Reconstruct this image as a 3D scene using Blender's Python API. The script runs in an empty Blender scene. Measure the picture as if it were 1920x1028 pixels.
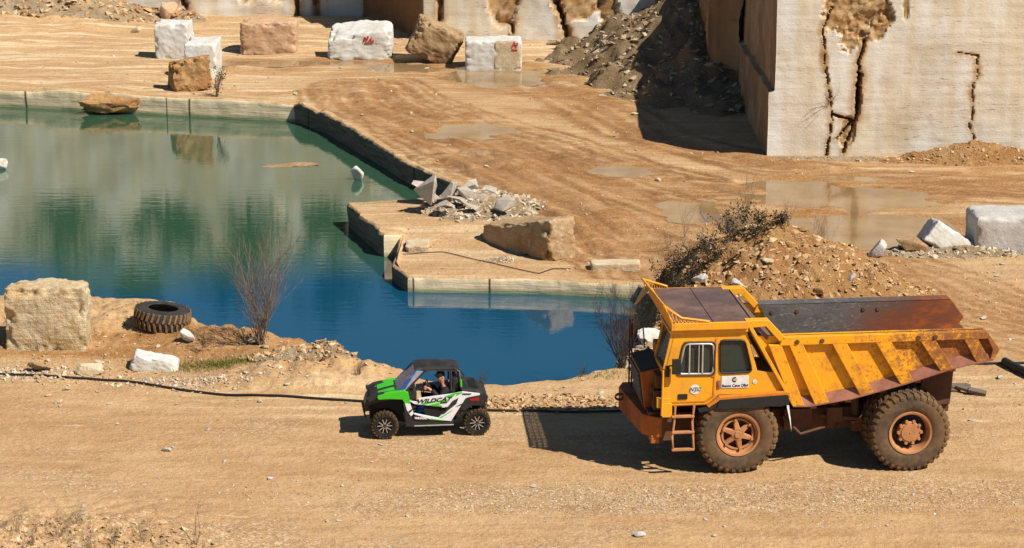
import bpy, bmesh, math, random
import numpy as np
from mathutils import Vector, Matrix
R = math.radians
random.seed(7); rng = np.random.default_rng(7)
# ---------------- camera, sky, sun, exposure ----------------
sc = bpy.context.scene
col = sc.collection
PITCH = 14.9; CAMZ = 17.4; FPX = 4200.0
cd = bpy.data.cameras.new('camera'); cam = bpy.data.objects.new('camera', cd); col.objects.link(cam)
cam.location = (0, 0, CAMZ); cam.rotation_euler = (R(90 - PITCH), 0, 0)
cd.sensor_width = 36; cd.lens = FPX / 1920 * 36; cd.clip_end = 3000; cd.clip_start = 0.5
sc.camera = cam
SUN_EL = 48.5; SUN_AZ = 33.0          # shadows run to the left (-x) and AZ degrees away from the camera
sd = Vector((math.cos(R(SUN_AZ)) * math.cos(R(SUN_EL)), -math.sin(R(SUN_AZ)) * math.cos(R(SUN_EL)), math.sin(R(SUN_EL))))
w = bpy.data.worlds.new('World'); sc.world = w; w.use_nodes = True
nt = w.node_tree; bg = nt.nodes['Background']
sky = nt.nodes.new('ShaderNodeTexSky'); sky.sky_type = 'NISHITA'; sky.sun_disc = False
sky.sun_elevation = R(SUN_EL); sky.sun_rotation = math.atan2(sd.x, sd.y)
sky.air_density = 1.0; sky.dust_density = 0.15; sky.ozone_density = 3.5
nt.links.new(sky.outputs[0], bg.inputs[0]); bg.inputs[1].default_value = 0.05
sl = bpy.data.lights.new('sun', 'SUN'); sl.energy = 5.0; sl.angle = R(0.5); sl.color = (1.0, 0.93, 0.82)
so = bpy.data.objects.new('sun', sl); col.objects.link(so)
so.rotation_euler = sd.to_track_quat('Z', 'Y').to_euler()
sc.view_settings.view_transform = 'Standard'; sc.view_settings.look = 'None'
sc.view_settings.exposure = 0.36; sc.view_settings.gamma = 1.0
sc.cycles.max_bounces = 6; sc.cycles.diffuse_bounces = 1; sc.cycles.glossy_bounces = 3
sc.cycles.transparent_max_bounces = 8

# ---------------- small maths ----------------
cP, sP = math.cos(R(PITCH)), math.sin(R(PITCH))
def ray(px, py):
    a = (px - 960) / FPX; b = -(py - 514) / FPX
    return np.array([a, cP + b * sP, -sP + b * cP])
def at(px, py, z=0.0):
    r = ray(px, py); t = (z - CAMZ) / r[2]
    return Vector((r[0] * t, r[1] * t, z))
def zat(px, py, Y):
    r = ray(px, py); t = Y / r[1]
    return CAMZ + r[2] * t
def xat(px, py, Y):
    r = ray(px, py); return r[0] * Y / r[1]
def _h(ix, iy, iz, s):
    n = (ix * 374761393 + iy * 668265263 + iz * 2147483647 + s * 974634777) & 0xffffffff
    n = ((n ^ (n >> 13)) * 1274126177) & 0xffffffff
    n = ((n ^ (n >> 16)) * 2246822519) & 0xffffffff
    return ((n ^ (n >> 15)) & 0xffffff) / float(0xffffff)
_G = np.array([(1,1,0),(-1,1,0),(1,-1,0),(-1,-1,0),(1,0,1),(-1,0,1),(1,0,-1),(-1,0,-1),(0,1,1),(0,-1,1),(0,1,-1),(0,-1,-1),(1,1,0),(0,-1,1),(-1,1,0),(0,-1,-1)], float)
def vn(x, y, z=0.0, s=0):
    x = np.asarray(x, float); y = np.asarray(y, float); z = np.zeros_like(x) + z + .37
    xi = np.floor(x).astype(np.int64); yi = np.floor(y).astype(np.int64); zi = np.floor(z).astype(np.int64)
    fx = x - xi; fy = y - yi; fz = z - zi
    u_ = fx ** 3 * (fx * (fx * 6 - 15) + 10); v_ = fy ** 3 * (fy * (fy * 6 - 15) + 10); w_ = fz ** 3 * (fz * (fz * 6 - 15) + 10)
    def C(i, j, k):
        g = _G[(_h(xi + i, yi + j, zi + k, s) * 15.999).astype(np.int64)]
        return g[..., 0] * (fx - i) + g[..., 1] * (fy - j) + g[..., 2] * (fz - k)
    def L(k):
        return (C(0, 0, k) * (1 - u_) + C(1, 0, k) * u_) * (1 - v_) + (C(0, 1, k) * (1 - u_) + C(1, 1, k) * u_) * v_
    return (L(0) * (1 - w_) + L(1) * w_) * 1.5
def fbm(x, y, z=0.0, s=0, o=4, g=.5):
    r = 0; a = 1; t = 0
    for i in range(o):
        r = r + a * vn(np.asarray(x) * 2 ** i + 17.3 * i, np.asarray(y) * 2 ** i + 5.1 * i, np.asarray(z) * 2 ** i, s + i); t += a; a *= g
    return r / t
def sst(a, b, x):
    t = np.clip((np.asarray(x, float) - a) / (b - a), 0, 1); return t * t * (3 - 2 * t)

# ---------------- tagging ----------------
def tag(o, label=None, cat=None, group=None, kind=None):
    if label: o['label'] = label
    if cat: o['category'] = cat
    if group: o['group'] = group
    if kind: o['kind'] = kind
    return o
def empty(name, loc=(0, 0, 0), rz=0, **k):
    o = bpy.data.objects.new(name, None); col.objects.link(o); o.location = loc; o.rotation_euler = (0, 0, rz)
    o.empty_display_size = .3
    return tag(o, **k)
def link(name, me, mat=None, parent=None, loc=None, rz=None, bevel=0, smooth=None, **k):
    o = bpy.data.objects.new(name, me); col.objects.link(o)
    if mat is not None and not me.materials:
        for m in (mat if isinstance(mat, (list, tuple)) else [mat]): me.materials.append(m)
    if parent: o.parent = parent
    if loc is not None: o.location = loc
    if rz is not None: o.rotation_euler = (0, 0, rz)
    if smooth is not None:
        me.shade_smooth(); me.set_sharp_from_angle(angle=R(smooth))
    if bevel:
        b = o.modifiers.new('bevel', 'BEVEL'); b.width = bevel; b.segments = 2; b.limit_method = 'ANGLE'; b.angle_limit = R(40)
    return tag(o, **k)
def npmesh(name, V, F):
    """V (n,3); F (m,k) array of equal-size faces"""
    me = bpy.data.meshes.new(name); V = np.asarray(V, np.float32); F = np.asarray(F, np.int32)
    m, k = F.shape
    me.vertices.add(len(V)); me.vertices.foreach_set('co', V.ravel())
    me.loops.add(m * k); me.loops.foreach_set('vertex_index', F.ravel())
    me.polygons.add(m); me.polygons.foreach_set('loop_start', np.arange(0, m * k, k, dtype=np.int32))
    me.polygons.foreach_set('loop_total', np.full(m, k, np.int32))
    me.update(calc_edges=True); me.validate(); me.shade_flat(); return me
def colattr(me, name, A):
    a = me.color_attributes.new(name, 'FLOAT_COLOR', 'POINT')
    A = np.asarray(A, np.float32)
    if A.shape[1] == 3: A = np.hstack([A, np.ones((len(A), 1), np.float32)])
    a.data.foreach_set('color', A.ravel())

class MB:
    """collects shapes into one mesh"""
    def __init__(s): s.v = []; s.f = []; s.mi = []
    def add(s, V, F, mi=0, M=None):
        n = len(s.v)
        for p in V:
            p = Vector(p); s.v.append(tuple(M @ p) if M is not None else tuple(p))
        for f in F: s.f.append([n + i for i in f]); s.mi.append(mi)
        return s
    def box(s, a, b, mi=0, M=None):
        (x0, y0, z0), (x1, y1, z1) = a, b
        V = [(x0, y0, z0), (x1, y0, z0), (x1, y1, z0), (x0, y1, z0), (x0, y0, z1), (x1, y0, z1), (x1, y1, z1), (x0, y1, z1)]
        return s.add(V, [(0, 3, 2, 1), (4, 5, 6, 7), (0, 1, 5, 4), (1, 2, 6, 5), (2, 3, 7, 6), (3, 0, 4, 7)], mi, M)
    def hexa(s, V, mi=0): return s.add(V, [(0, 3, 2, 1), (4, 5, 6, 7), (0, 1, 5, 4), (1, 2, 6, 5), (2, 3, 7, 6), (3, 0, 4, 7)], mi)
    def prism(s, poly, y0, y1, mi=0):
        """polygon in (x,z), extruded along y"""
        n = len(poly); V = [(p[0], y0, p[1]) for p in poly] + [(p[0], y1, p[1]) for p in poly]
        F = [list(range(n)), list(range(2 * n - 1, n - 1, -1))] + [(i, i + n, (i + 1) % n + n, (i + 1) % n) for i in range(n)]
        return s.add(V, F, mi)
    def quad(s, a, b, c, d, mi=0): return s.add([a, b, c, d], [(0, 1, 2, 3)], mi)
    def tube(s, P, r, n=8, mi=0, closed=False, cap=True):
        P = [Vector(p) for p in P]; rr = r if isinstance(r, (list, tuple)) else [r] * len(P)
        up = Vector((0, 0, 1)); rings = []; m = len(P)
        for i, p in enumerate(P):
            a = P[i - 1] if (i > 0 or closed) else p; b = P[(i + 1) % m] if (i < m - 1 or closed) else p
            t = (b - a).normalized()
            u = t.cross(up)
            if u.length < 1e-3: u = t.cross(Vector((1, 0, 0)))
            u.normalize(); v = u.cross(t)
            rings.append([p + (u * math.cos(2 * math.pi * k / n) + v * math.sin(2 * math.pi * k / n)) * rr[i] for k in range(n)])
        V = [q for g in rings for q in g]; F = []
        for i in range(m if closed else m - 1):
            j = (i + 1) % m
            for k in range(n):
                l = (k + 1) % n; F.append((i * n + k, i * n + l, j * n + l, j * n + k))
        if cap and not closed: F.append(list(range(n))[::-1]); F.append([(m - 1) * n + k for k in range(n)])
        return s.add(V, F, mi)
    def lathe(s, prof, c=(0, 0, 0), n=48, mi=0, closed=False):
        """prof of (radius, y) round the y axis"""
        V = []; F = []; m = len(prof)
        for k in range(n):
            a = 2 * math.pi * k / n
            for r, y in prof: V.append((c[0] + r * math.cos(a), c[1] + y, c[2] + r * math.sin(a)))
        for k in range(n):
            l = (k + 1) % n
            for i in range(m if closed else m - 1):
                j = (i + 1) % m
                F.append((k * m + i, k * m + j, l * m + j, l * m + i))
        return s.add(V, F, mi)
    def mesh(s, name='m'):
        me = bpy.data.meshes.new(name); me.from_pydata(s.v, [], s.f)
        if any(s.mi): me.polygons.foreach_set('material_index', s.mi)
        bm = bmesh.new(); bm.from_mesh(me); bmesh.ops.recalc_face_normals(bm, faces=bm.faces); bm.to_mesh(me); bm.free()
        me.update(); return me
    def build(s, name, mat, parent=None, **k): return link(name, s.mesh(name), mat, parent, **k)

# ---------------- materials ----------------
class NT:
    def __init__(s, name):
        s.m = bpy.data.materials.new(name); s.m.use_nodes = True; s.t = s.m.node_tree
        s.b = s.t.nodes['Principled BSDF']; s.tc = s.t.nodes.new('ShaderNodeTexCoord')
    def n(s, t, **k):
        o = s.t.nodes.new(t)
        for a, b in k.items(): setattr(o, a, b)
        return o
    def l(s, a, b): s.t.links.new(a, b)
    def set(s, inp, v):
        if hasattr(v, 'is_linked') or hasattr(v, 'links'): s.l(v, inp)
        else: inp.default_value = v
    def map(s, scale=(1, 1, 1), rot=(0, 0, 0), coord='Object'):
        m = s.n('ShaderNodeMapping'); m.inputs['Scale'].default_value = scale; m.inputs['Rotation'].default_value = rot
        s.l(s.tc.outputs[coord], m.inputs[0]); return m.outputs[0]
    def noise(s, scale, detail=4, rough=.6, vec=None, dist=0):
        o = s.n('ShaderNodeTexNoise'); o.inputs['Scale'].default_value = scale; o.inputs['Detail'].default_value = detail
        o.inputs['Roughness'].default_value = rough; o.inputs['Distortion'].default_value = dist
        s.l(vec if vec is not None else s.tc.outputs['Object'], o.inputs['Vector']); return o.outputs[0]
    def voro(s, scale, vec=None, feat='F1', out=0):
        o = s.n('ShaderNodeTexVoronoi', feature=feat); o.inputs['Scale'].default_value = scale
        s.l(vec if vec is not None else s.tc.outputs['Object'], o.inputs['Vector']); return o.outputs[out]
    def ramp(s, v, a, b, lo=0.0, hi=1.0):
        o = s.n('ShaderNodeMapRange'); o.interpolation_type = 'SMOOTHSTEP'
        s.l(v, o.inputs[0]); o.inputs[1].default_value = a; o.inputs[2].default_value = b; o.inputs[3].default_value = lo; o.inputs[4].default_value = hi
        return o.outputs[0]
    def mix(s, f, a, b, mode='MIX'):
        o = s.n('ShaderNodeMix', data_type='RGBA', blend_type=mode)
        s.set(o.inputs[0], f)
        for i, v in ((6, a), (7, b)):
            if isinstance(v, tuple): o.inputs[i].default_value = (*v[:3], 1)
            else: s.l(v, o.inputs[i])
        return o.outputs[2]
    def math(s, op, a, b=0.0, c=0.0):
        o = s.n('ShaderNodeMath', operation=op); s.set(o.inputs[0], a); s.set(o.inputs[1], b)
        return o.outputs[0]
    def bump(s, h, st, dist=1.0, prev=None):
        o = s.n('ShaderNodeBump'); o.inputs['Strength'].default_value = st; o.inputs['Distance'].default_value = dist
        s.l(h, o.inputs['Height'])
        if prev is not None: s.l(prev, o.inputs['Normal'])
        return o.outputs[0]
    def attr(s, name):
        o = s.n('ShaderNodeAttribute', attribute_name=name); return o
    def fin(s, colr, rough=.9, normal=None, metal=0.0, spec=.3):
        if isinstance(colr, tuple): s.b.inputs['Base Color'].default_value = (*colr[:3], 1)
        else: s.l(colr, s.b.inputs['Base Color'])
        s.set(s.b.inputs['Roughness'], rough); s.set(s.b.inputs['Metallic'], metal)
        s.b.inputs['Specular IOR Level'].default_value = spec
        if normal is not None: s.l(normal, s.b.inputs['Normal'])
        return s.m
def stone(name, a, b, c=None, sc=1.2, bump=.5, strata=0, rough=.92):
    """weathered limestone: a and b mottled, stains of c"""
    t = NT(name); n1 = t.noise(sc, 6, .65); n2 = t.noise(sc * 5, 4, .7); n3 = t.noise(sc * 22, 3, .7)
    k = t.mix(t.ramp(n1, .38, .62), a, b)
    if c: k = t.mix(t.ramp(n2, .5, .72, 0, .85), k, c)
    k = t.mix(t.ramp(n3, .25, .75, 0, .35), k, tuple(x * .55 for x in a))
    h = t.math('ADD', n2, t.math('MULTIPLY', n3, .4))
    if strata:
        s_ = t.noise(1.0, 5, .7, t.map((.5, .5, strata)))
        k = t.mix(t.ramp(s_, .55, .7, 0, .4), k, tuple(x * .6 for x in b)); h = t.math('ADD', h, t.math('MULTIPLY', s_, .6))
    return t.fin(k, rough, t.bump(h, bump, .06))
def paint(name, base, dirt=(.16, .07, .025), amt=.35, rough=.45, sc=2.0, metal=0, spec=.5, streak=True, edge=.6):
    t = NT(name); n1 = t.noise(sc, 6, .7); n2 = t.noise(sc * 9, 4, .75)
    n3 = t.noise(1.0, 5, .6, t.map((sc * 4, sc * 4, sc * .5)))
    k = t.mix(t.ramp(n1, .5 - .25 * amt, .9 - .3 * amt, 0, amt), base, dirt)
    if streak: k = t.mix(t.ramp(n3, .58, .78, 0, amt), k, dirt)
    k = t.mix(t.ramp(n2, .60, .68, 0, edge * amt * 1.6), k, tuple(x * .7 for x in dirt))
    r = t.ramp(n1, .3, .7, rough, min(1, rough + .3))
    return t.fin(k, r, t.bump(n2, .12, .02), metal, spec)
def plain(name, c, rough=.5, metal=0, spec=.4, var=.2, sc=6):
    t = NT(name); n = t.noise(sc, 4, .6)
    return t.fin(t.mix(t.ramp(n, .3, .7), c, tuple(x * (1 - var) for x in c)), rough, None, metal, spec)

M = {}
# dirt floor of the quarry
def mat_ground():
    t = NT('quarry_floor'); z = t.attr('zone'); sep = t.n('ShaderNodeSeparateColor'); t.l(z.outputs['Color'], sep.inputs[0])
    mud, pale, grv = sep.outputs[0], sep.outputs[1], sep.outputs[2]
    big = t.noise(.22, 5, .6); mid = t.noise(1.6, 5, .65); fine = t.noise(9, 4, .7); pt = t.noise(34, 3, .7)
    st = t.noise(1.0, 5, .65, t.map((.35, 2.4, 1), (0, 0, R(-4)))); st2 = t.noise(1.0, 6, .7, t.map((.12, 1.9, 1), (0, 0, R(3))))
    k = t.mix(t.ramp(big, .35, .65), (.54, .345, .165), (.46, .275, .122))
    k = t.mix(t.ramp(st, .42, .66, 0, .55), k, (.36, .20, .088))
    k = t.mix(t.ramp(mid, .5, .75, 0, .45), k, (.56, .40, .235))
    k = t.mix(t.math('MULTIPLY', mud, t.ramp(st, .3, .55, .45, 1)), k, (.31, .140, .036))
    k = t.mix(t.math('MULTIPLY', pale, t.ramp(st2, .50, .58, .05, 1)), k, (.69, .54, .34))
    k = t.mix(t.ramp(fine, .5, .70, 0, .45), k, (.24, .13, .06)); k = t.mix(t.ramp(fine, .46, .30, 0, .3), k, (.60, .46, .30))
    k = t.mix(t.math('MULTIPLY', t.ramp(pt, .58, .70), t.ramp(grv, 0, 1, .4, .9)), k, (.66, .54, .40))
    k = t.mix(t.math('MULTIPLY', t.ramp(pt, .40, .28), t.ramp(grv, 0, 1, .3, .75)), k, (.13, .075, .035))
    k = t.mix(t.math('MULTIPLY', z.outputs['Alpha'], t.ramp(mid, .3, .6, .35, .9)), k, (.20, .088, .028))
    vc = t.n('ShaderNodeSeparateColor'); t.l(t.voro(19, None, 'F1', 1), vc.inputs[0])
    k = t.mix(t.math('MULTIPLY', t.ramp(vc.outputs[0], .55, .95), t.ramp(grv, .1, 1, .12, .65)), k, (.68, .54, .37)); k = t.mix(t.math('MULTIPLY', t.ramp(vc.outputs[1], .6, 1), t.ramp(grv, .1, 1, .10, .5)), k, (.25, .145, .07))
    # sawn rock faces of the benches (steep parts)
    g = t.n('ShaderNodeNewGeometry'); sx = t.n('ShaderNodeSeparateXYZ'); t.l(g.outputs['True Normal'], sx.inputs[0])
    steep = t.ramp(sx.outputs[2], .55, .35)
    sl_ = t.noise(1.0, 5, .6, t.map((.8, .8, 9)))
    vs = t.noise(1.0, 3, .5, t.map((1.3, 1.3, .05)))
    f = t.mix(t.ramp(vs, .4, .6), (.80, .64, .42), (.70, .56, .35)); f = t.mix(t.ramp(sl_, .58, .70, 0, .35), f, (.3, .2, .10))
    px = t.n('ShaderNodeSeparateXYZ'); t.l(g.outputs['Position'], px.inputs[0])
    f = t.mix(t.ramp(px.outputs[2], -.60, -.76), f, (.30, .30, .16))
    f = t.mix(t.ramp(sx.outputs[0], -.25, -.6), f, t.mix(t.ramp(sl_, .4, .6), (.20, .17, .12), (.13, .11, .075)))  # faces turned from the sun get their shade painted in as darker colour
    cr = t.ramp(t.voro(.17, t.map((1, .15, .02)), 'DISTANCE_TO_EDGE'), .0, .006, 1, 0)
    f = t.mix(cr, f, (.06, .035, .015))
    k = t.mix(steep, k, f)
    h = t.math('ADD', t.math('MULTIPLY', t.math('ADD', mid, t.math('MULTIPLY', vc.outputs[0], t.ramp(grv, 0, 1, .02, .14))), 1.4), t.math('ADD', t.math('MULTIPLY', fine, .55), t.math('MULTIPLY', pt, t.ramp(grv, 0, 1, .12, .35))))
    wet = t.math('MULTIPLY', mud, t.ramp(st, .35, .6))
    h = t.math('MULTIPLY', h, t.ramp(steep, 0, 1, 1, .25)); h = t.math('ADD', h, t.math('MULTIPLY', t.math('MULTIPLY', sl_, steep), .4))
    return t.fin(k, t.ramp(wet, 0, 1, .95, .6), t.bump(h, .75, .09), 0, .25)
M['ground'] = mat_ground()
def mat_water():
    t = NT('lake_water'); sp = t.n('ShaderNodeSeparateXYZ'); t.l(t.tc.outputs['Object'], sp.inputs[0])
    w1 = t.noise(1.0, 3, .55, t.map((.8, 3.4, 1))); w2 = t.noise(1.0, 3, .6, t.map((2.6, 9, 1))); pn = t.noise(.12, 3, .5)
    yy = t.math('ADD', sp.outputs[1], t.math('MULTIPLY', t.math('SUBTRACT', pn, .5), 14))
    # near water's blue paints in the sky's reflection; the far water keeps its green
    k = t.mix(t.ramp(yy, 65, 71), (.003, .062, .120), (.030, .082, .046))
    h = t.math('ADD', w1, t.math('MULTIPLY', w2, .35))
    m = t.fin(k, .02, t.bump(h, .055, .05), 0, .5); t.b.inputs['IOR'].default_value = 1.7
    return m
M['water'] = mat_water()
def mat_puddle():
    t = NT('puddle_water'); n = t.noise(.5, 4, .6)
    k = t.mix(t.ramp(n, .35, .65), (.34, .225, .115), (.25, .155, .072))
    m = t.fin(k, .06, t.bump(t.noise(1.0, 2, .5, t.map((1, 4, 1))), .03, .03), 0, .5); t.b.inputs['IOR'].default_value = 1.333
    return m
M['puddle'] = mat_puddle()
def mat_wall(name, a, b, stain=(.40, .26, .12), rust=(.30, .14, .05)):
    t = NT(name); sp = t.map((1, 1, 1))
    lines = t.noise(1.0, 6, .75, t.map((.6, .6, 16))); ln2 = t.noise(1.0, 3, .6, t.map((.35, .35, 46)))
    vert = t.noise(1.0, 4, .6, t.map((.9, .9, .07))); blot = t.noise(.35, 5, .6); fine = t.noise(12, 4, .7)
    k = t.mix(t.ramp(vert, .35, .65), a, b)
    k = t.mix(t.ramp(blot, .45, .72, 0, .6), k, (.47, .35, .20))
    k = t.mix(t.ramp(lines, .60, .70, 0, .35), k, (.30, .21, .12))
    k = t.mix(t.ramp(ln2, .56, .66, 0, .25), k, (.33, .25, .16))
    dash = t.math('MULTIPLY', t.ramp(t.noise(1.0, 4, .7, t.map((2.2, 2.2, 26))), .60, .66), t.ramp(blot, .35, .6))
    k = t.mix(t.math('MULTIPLY', dash, .8), k, (.08, .05, .03))
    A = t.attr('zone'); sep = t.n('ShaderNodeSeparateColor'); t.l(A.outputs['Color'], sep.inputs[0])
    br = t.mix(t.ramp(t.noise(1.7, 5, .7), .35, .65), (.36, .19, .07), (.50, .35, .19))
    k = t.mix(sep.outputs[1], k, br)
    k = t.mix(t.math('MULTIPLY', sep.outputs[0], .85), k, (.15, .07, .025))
    h = t.math('ADD', t.math('MULTIPLY', lines, .6), t.math('ADD', fine, t.math('MULTIPLY', sep.outputs[1], t.noise(3, 5, .7))))
    return t.fin(k, .93, t.bump(h, .4, .04), 0, .2)
M['wall'] = mat_wall('sawn_limestone', (.72, .69, .63), (.66, .56, .41))
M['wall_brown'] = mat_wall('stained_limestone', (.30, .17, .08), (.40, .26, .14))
M['st_white'] = stone('white_limestone', (.66, .65, .62), (.60, .56, .48), (.50, .38, .24), .8, .35)
M['st_slab'] = stone('dusty_slab', (.52, .47, .40), (.44, .37, .29), (.40, .28, .17), 1.6, .6)
M['st_tan'] = stone('weathered_tan_rock', (.48, .33, .18), (.36, .22, .10), (.56, .46, .32), 1.0, .8, 3)
M['st_cream'] = stone('cream_limestone', (.60, .50, .34), (.50, .35, .19), (.66, .60, .50), .9, .6, 5)
M['st_orange'] = stone('orange_limestone', (.46, .26, .10), (.36, .17, .06), (.55, .42, .25), 1.2, .9)
M['st_brown'] = stone('brown_limestone', (.40, .27, .14), (.28, .16, .07), (.5, .38, .24), .8, .8, 4)
M['st_pink'] = stone('pink_limestone', (.58, .38, .24), (.52, .31, .16), (.62, .52, .40), 1.5, .5)
M['st_grey'] = stone('grey_limestone', (.55, .53, .50), (.46, .43, .39), (.4, .3, .2), 1.0, .5)
M['st_block'] = stone('pitted_limestone', (.60, .48, .30), (.50, .34, .16), (.66, .60, .48), 1.1, 1.0, 6)
def mat_rubble(name, dirt, d2, st1, st2):
    t = NT(name); A = t.attr('tone'); v = A.outputs['Fac']
    n = t.noise(9, 3, .6)
    k = t.mix(t.ramp(v, 0, 1), st1, st2); k = t.mix(t.ramp(n, .4, .7, 0, .5), k, dirt)
    return t.fin(k, .95, t.bump(n, .3, .03), 0, .2)
M['gravel'] = mat_rubble('loose_gravel', (.42, .26, .13), 0, (.36, .23, .13), (.66, .55, .42))
M['rub_white'] = mat_rubble('pale_rubble', (.42, .29, .16), 0, (.38, .28, .18), (.64, .55, .43))
M['rub_orange'] = mat_rubble('orange_rubble', (.42, .24, .10), 0, (.38, .20, .08), (.60, .44, .26))
M['rub_grey'] = mat_rubble('earthy_rubble', (.24, .165, .095), 0, (.25, .165, .09), (.52, .42, .29))
def mat_soil(name, a, b, sc=1.0):
    t = NT(name); n1 = t.noise(sc, 5, .65); n2 = t.noise(sc * 7, 5, .75); n3 = t.noise(sc * 26, 3, .7)
    k = t.mix(t.ramp(n1, .35, .65), a, b); k = t.mix(t.ramp(n2, .5, .7, 0, .5), k, tuple(min(1, x * 1.55) for x in a)); k = t.mix(t.ramp(n3, .5, .3, 0, .5), k, tuple(x * .4 for x in b))
    return t.fin(k, .97, t.bump(t.math('ADD', n2, t.math('MULTIPLY', n3, .5)), 1.0, .12), 0, .15)
M['soil_orange'] = mat_soil('orange_spoil', (.45, .26, .11), (.38, .19, .07))
M['soil_grey'] = mat_soil('grey_spoil', (.31, .22, .125), (.235, .155, .08))
M['soil_pale'] = mat_soil('pale_spoil', (.46, .36, .24), (.36, .25, .14))
# ---------------- terrain ----------------
LAKE = [(-60, 101), (-22.5, 97.2), (-16, 95.4), (-9.1, 93.6), (-7.5, 91), (-5.4, 85.8), (-3.5, 81), (-1.4, 76.9), (-1.9, 75.8), (-5.5, 74.9), (-4.1, 70.7),
        (-3.55, 70.9), (-3.6, 67.6), (-3.1, 66.4), (.7, 66.2), (2.7, 65.8), (3.9, 65.4), (4.3, 64.6), (4.6, 61), (3.6, 57.6), (2.7, 55.9), (1.6, 55.0), (-.2, 54.3), (-1.8, 54.5),
        (-3.6, 55.2), (-4.5, 55.9), (-5.7, 57.8), (-7.4, 58.6), (-9.0, 59.4), (-9.8, 62.0), (-12.2, 62.4), (-14.9, 62.8), (-60, 64)]
def refine(P, step, amp):
    out = []
    n = len(P)
    for i in range(n):
        a = np.array(P[i], float); b = np.array(P[(i + 1) % n], float); L = np.linalg.norm(b - a); k = max(1, int(L / (step if min(abs(a[0]), abs(b[0])) < 20 and L < 25 else 4)))
        nn = np.array([-(b - a)[1], (b - a)[0]]) / L
        for j in range(k):
            p = a + (b - a) * j / k; am = amp
            if 6 <= i + .5 <= 0: am = amp
            rag = .13 if 3 <= i <= 7 else (.035 if i < 17 else .30)
            d = float(fbm(p[0] * 1.6, p[1] * 1.6, 0, 5, 4)) * rag * (0 if j == 0 else 1) * amp
            if 3 <= i <= 7 and j: d += .12 * amp * max(0, float(vn(p[0] * 3.1, p[1] * 3.1, 0, 9)))
            out.append(p + nn * d)
    return np.array(out)
LP = refine(LAKE, .22, 1.0)
def _sd(x, y, P):
    best = np.full(x.shape, 1e9); bx = np.zeros_like(x); by = np.zeros_like(x); ins = np.zeros(x.shape, bool)
    n = len(P)
    for i in range(n):
        a = P[i]; b = P[(i + 1) % n]; e = b - a; L2 = e @ e
        if L2 < 1e-9: continue
        if e[1] != 0: ins ^= ((a[1] > y) != (b[1] > y)) & (x < a[0] + (y - a[1]) * e[0] / e[1])
        t = np.clip(((x - a[0]) * e[0] + (y - a[1]) * e[1]) / L2, 0, 1)
        qx = a[0] + t * e[0]; qy = a[1] + t * e[1]; d = (x - qx) ** 2 + (y - qy) ** 2
        m = d < best; best = np.where(m, d, best); bx = np.where(m, qx, bx); by = np.where(m, qy, by)
    return np.sqrt(best) * np.where(ins, 1, -1), bx, by
LK = np.array(LAKE, float)
def lake_sd(x, y, P=None, want_pt=False):
    """signed distance to the shore, positive inside the lake"""
    sh = x.shape; x = x.ravel(); y = y.ravel(); s0, bx, by = _sd(x, y, LK); near = np.abs(s0) < 1.2
    if near.any():
        a, b, c = _sd(x[near], y[near], LP); s0[near] = a; bx[near] = b; by[near] = c
    s0 = s0.reshape(sh)
    return (s0, bx.reshape(sh), by.reshape(sh)) if want_pt else s0
def pxl(P): return [tuple(at(*p)[:2]) for p in P]
RUTS = [(pxl([(640, 160), (655, 195), (760, 240), (880, 290), (1000, 350), (1130, 420), (1260, 480)]), .45, 1.0),
        (pxl([(610, 172), (628, 205), (700, 240), (800, 282), (920, 345), (1050, 418), (1200, 500)]), .3, .7),
        (pxl([(700, 165), (735, 200), (830, 235), (950, 270), (1100, 330), (1250, 385), (1400, 420)]), .45, 1.0),
        (pxl([(735, 158), (790, 190), (900, 228), (1030, 262), (1180, 315), (1330, 352)]), .3, .8),
        (pxl([(820, 300), (900, 345), (1000, 395), (1100, 445), (1180, 470)]), .3, .8),
        (pxl([(1000, 150), (1080, 190), (1180, 245), (1400, 300), (1600, 335), (1900, 352)]), .6, .9),
        (pxl([(1060, 170), (1150, 205), (1250, 262), (1450, 318), (1700, 330), (1920, 322)]), .5, .8),
        (pxl([(1100, 300), (1250, 345), (1420, 365), (1600, 352), (1920, 368)]), .4, .8),
        (pxl([(1640, 480), (1760, 520), (1850, 560), (1960, 590)]), .35, .5),
        (pxl([(1560, 470), (1700, 545), (1800, 600), (1960, 640)]), .35, .5),
        (pxl([(-40, 770), (400, 790), (900, 840), (1400, 905), (1960, 930)]), .5, .22),
        (pxl([(-40, 830), (500, 862), (1000, 905), (1500, 960), (1960, 985)]), .5, .22),
        (pxl([(-20, 150), (200, 160), (420, 178), (560, 185)]), .3, .4)]
PUD = [(at(870, 243), 2.1, 1.8, .3), (at(1165, 320), 1.5, 1.2, 0), (at(1590, 372), 3.6, 1.5, 0), (at(1640, 432), 3.1, 3.0, 0), (at(1290, 395), 1.2, 1.6, 0),
       (at(930, 140), 2.4, 3.2, 0), (at(560, 118), 5.0, 1.0, 0), (at(1500, 350), 2.0, 1.5, 0), (at(760, 128), 2.2, 1.2, 0)]
def seg_d(x, y, P):
    best = np.full(x.shape, 1e9)
    for a, b in zip(P[:-1], P[1:]):
        a = np.array(a); b = np.array(b); e = b - a
        t = np.clip(((x - a[0]) * e[0] + (y - a[1]) * e[1]) / (e @ e), 0, 1)
        best = np.minimum(best, (x - a[0] - t * e[0]) ** 2 + (y - a[1] - t * e[1]) ** 2)
    return np.sqrt(best)
def ell(x, y, cx, cy, rx, ry):
    return np.sqrt(((x - cx) / rx) ** 2 + ((y - cy) / ry) ** 2)
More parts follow.
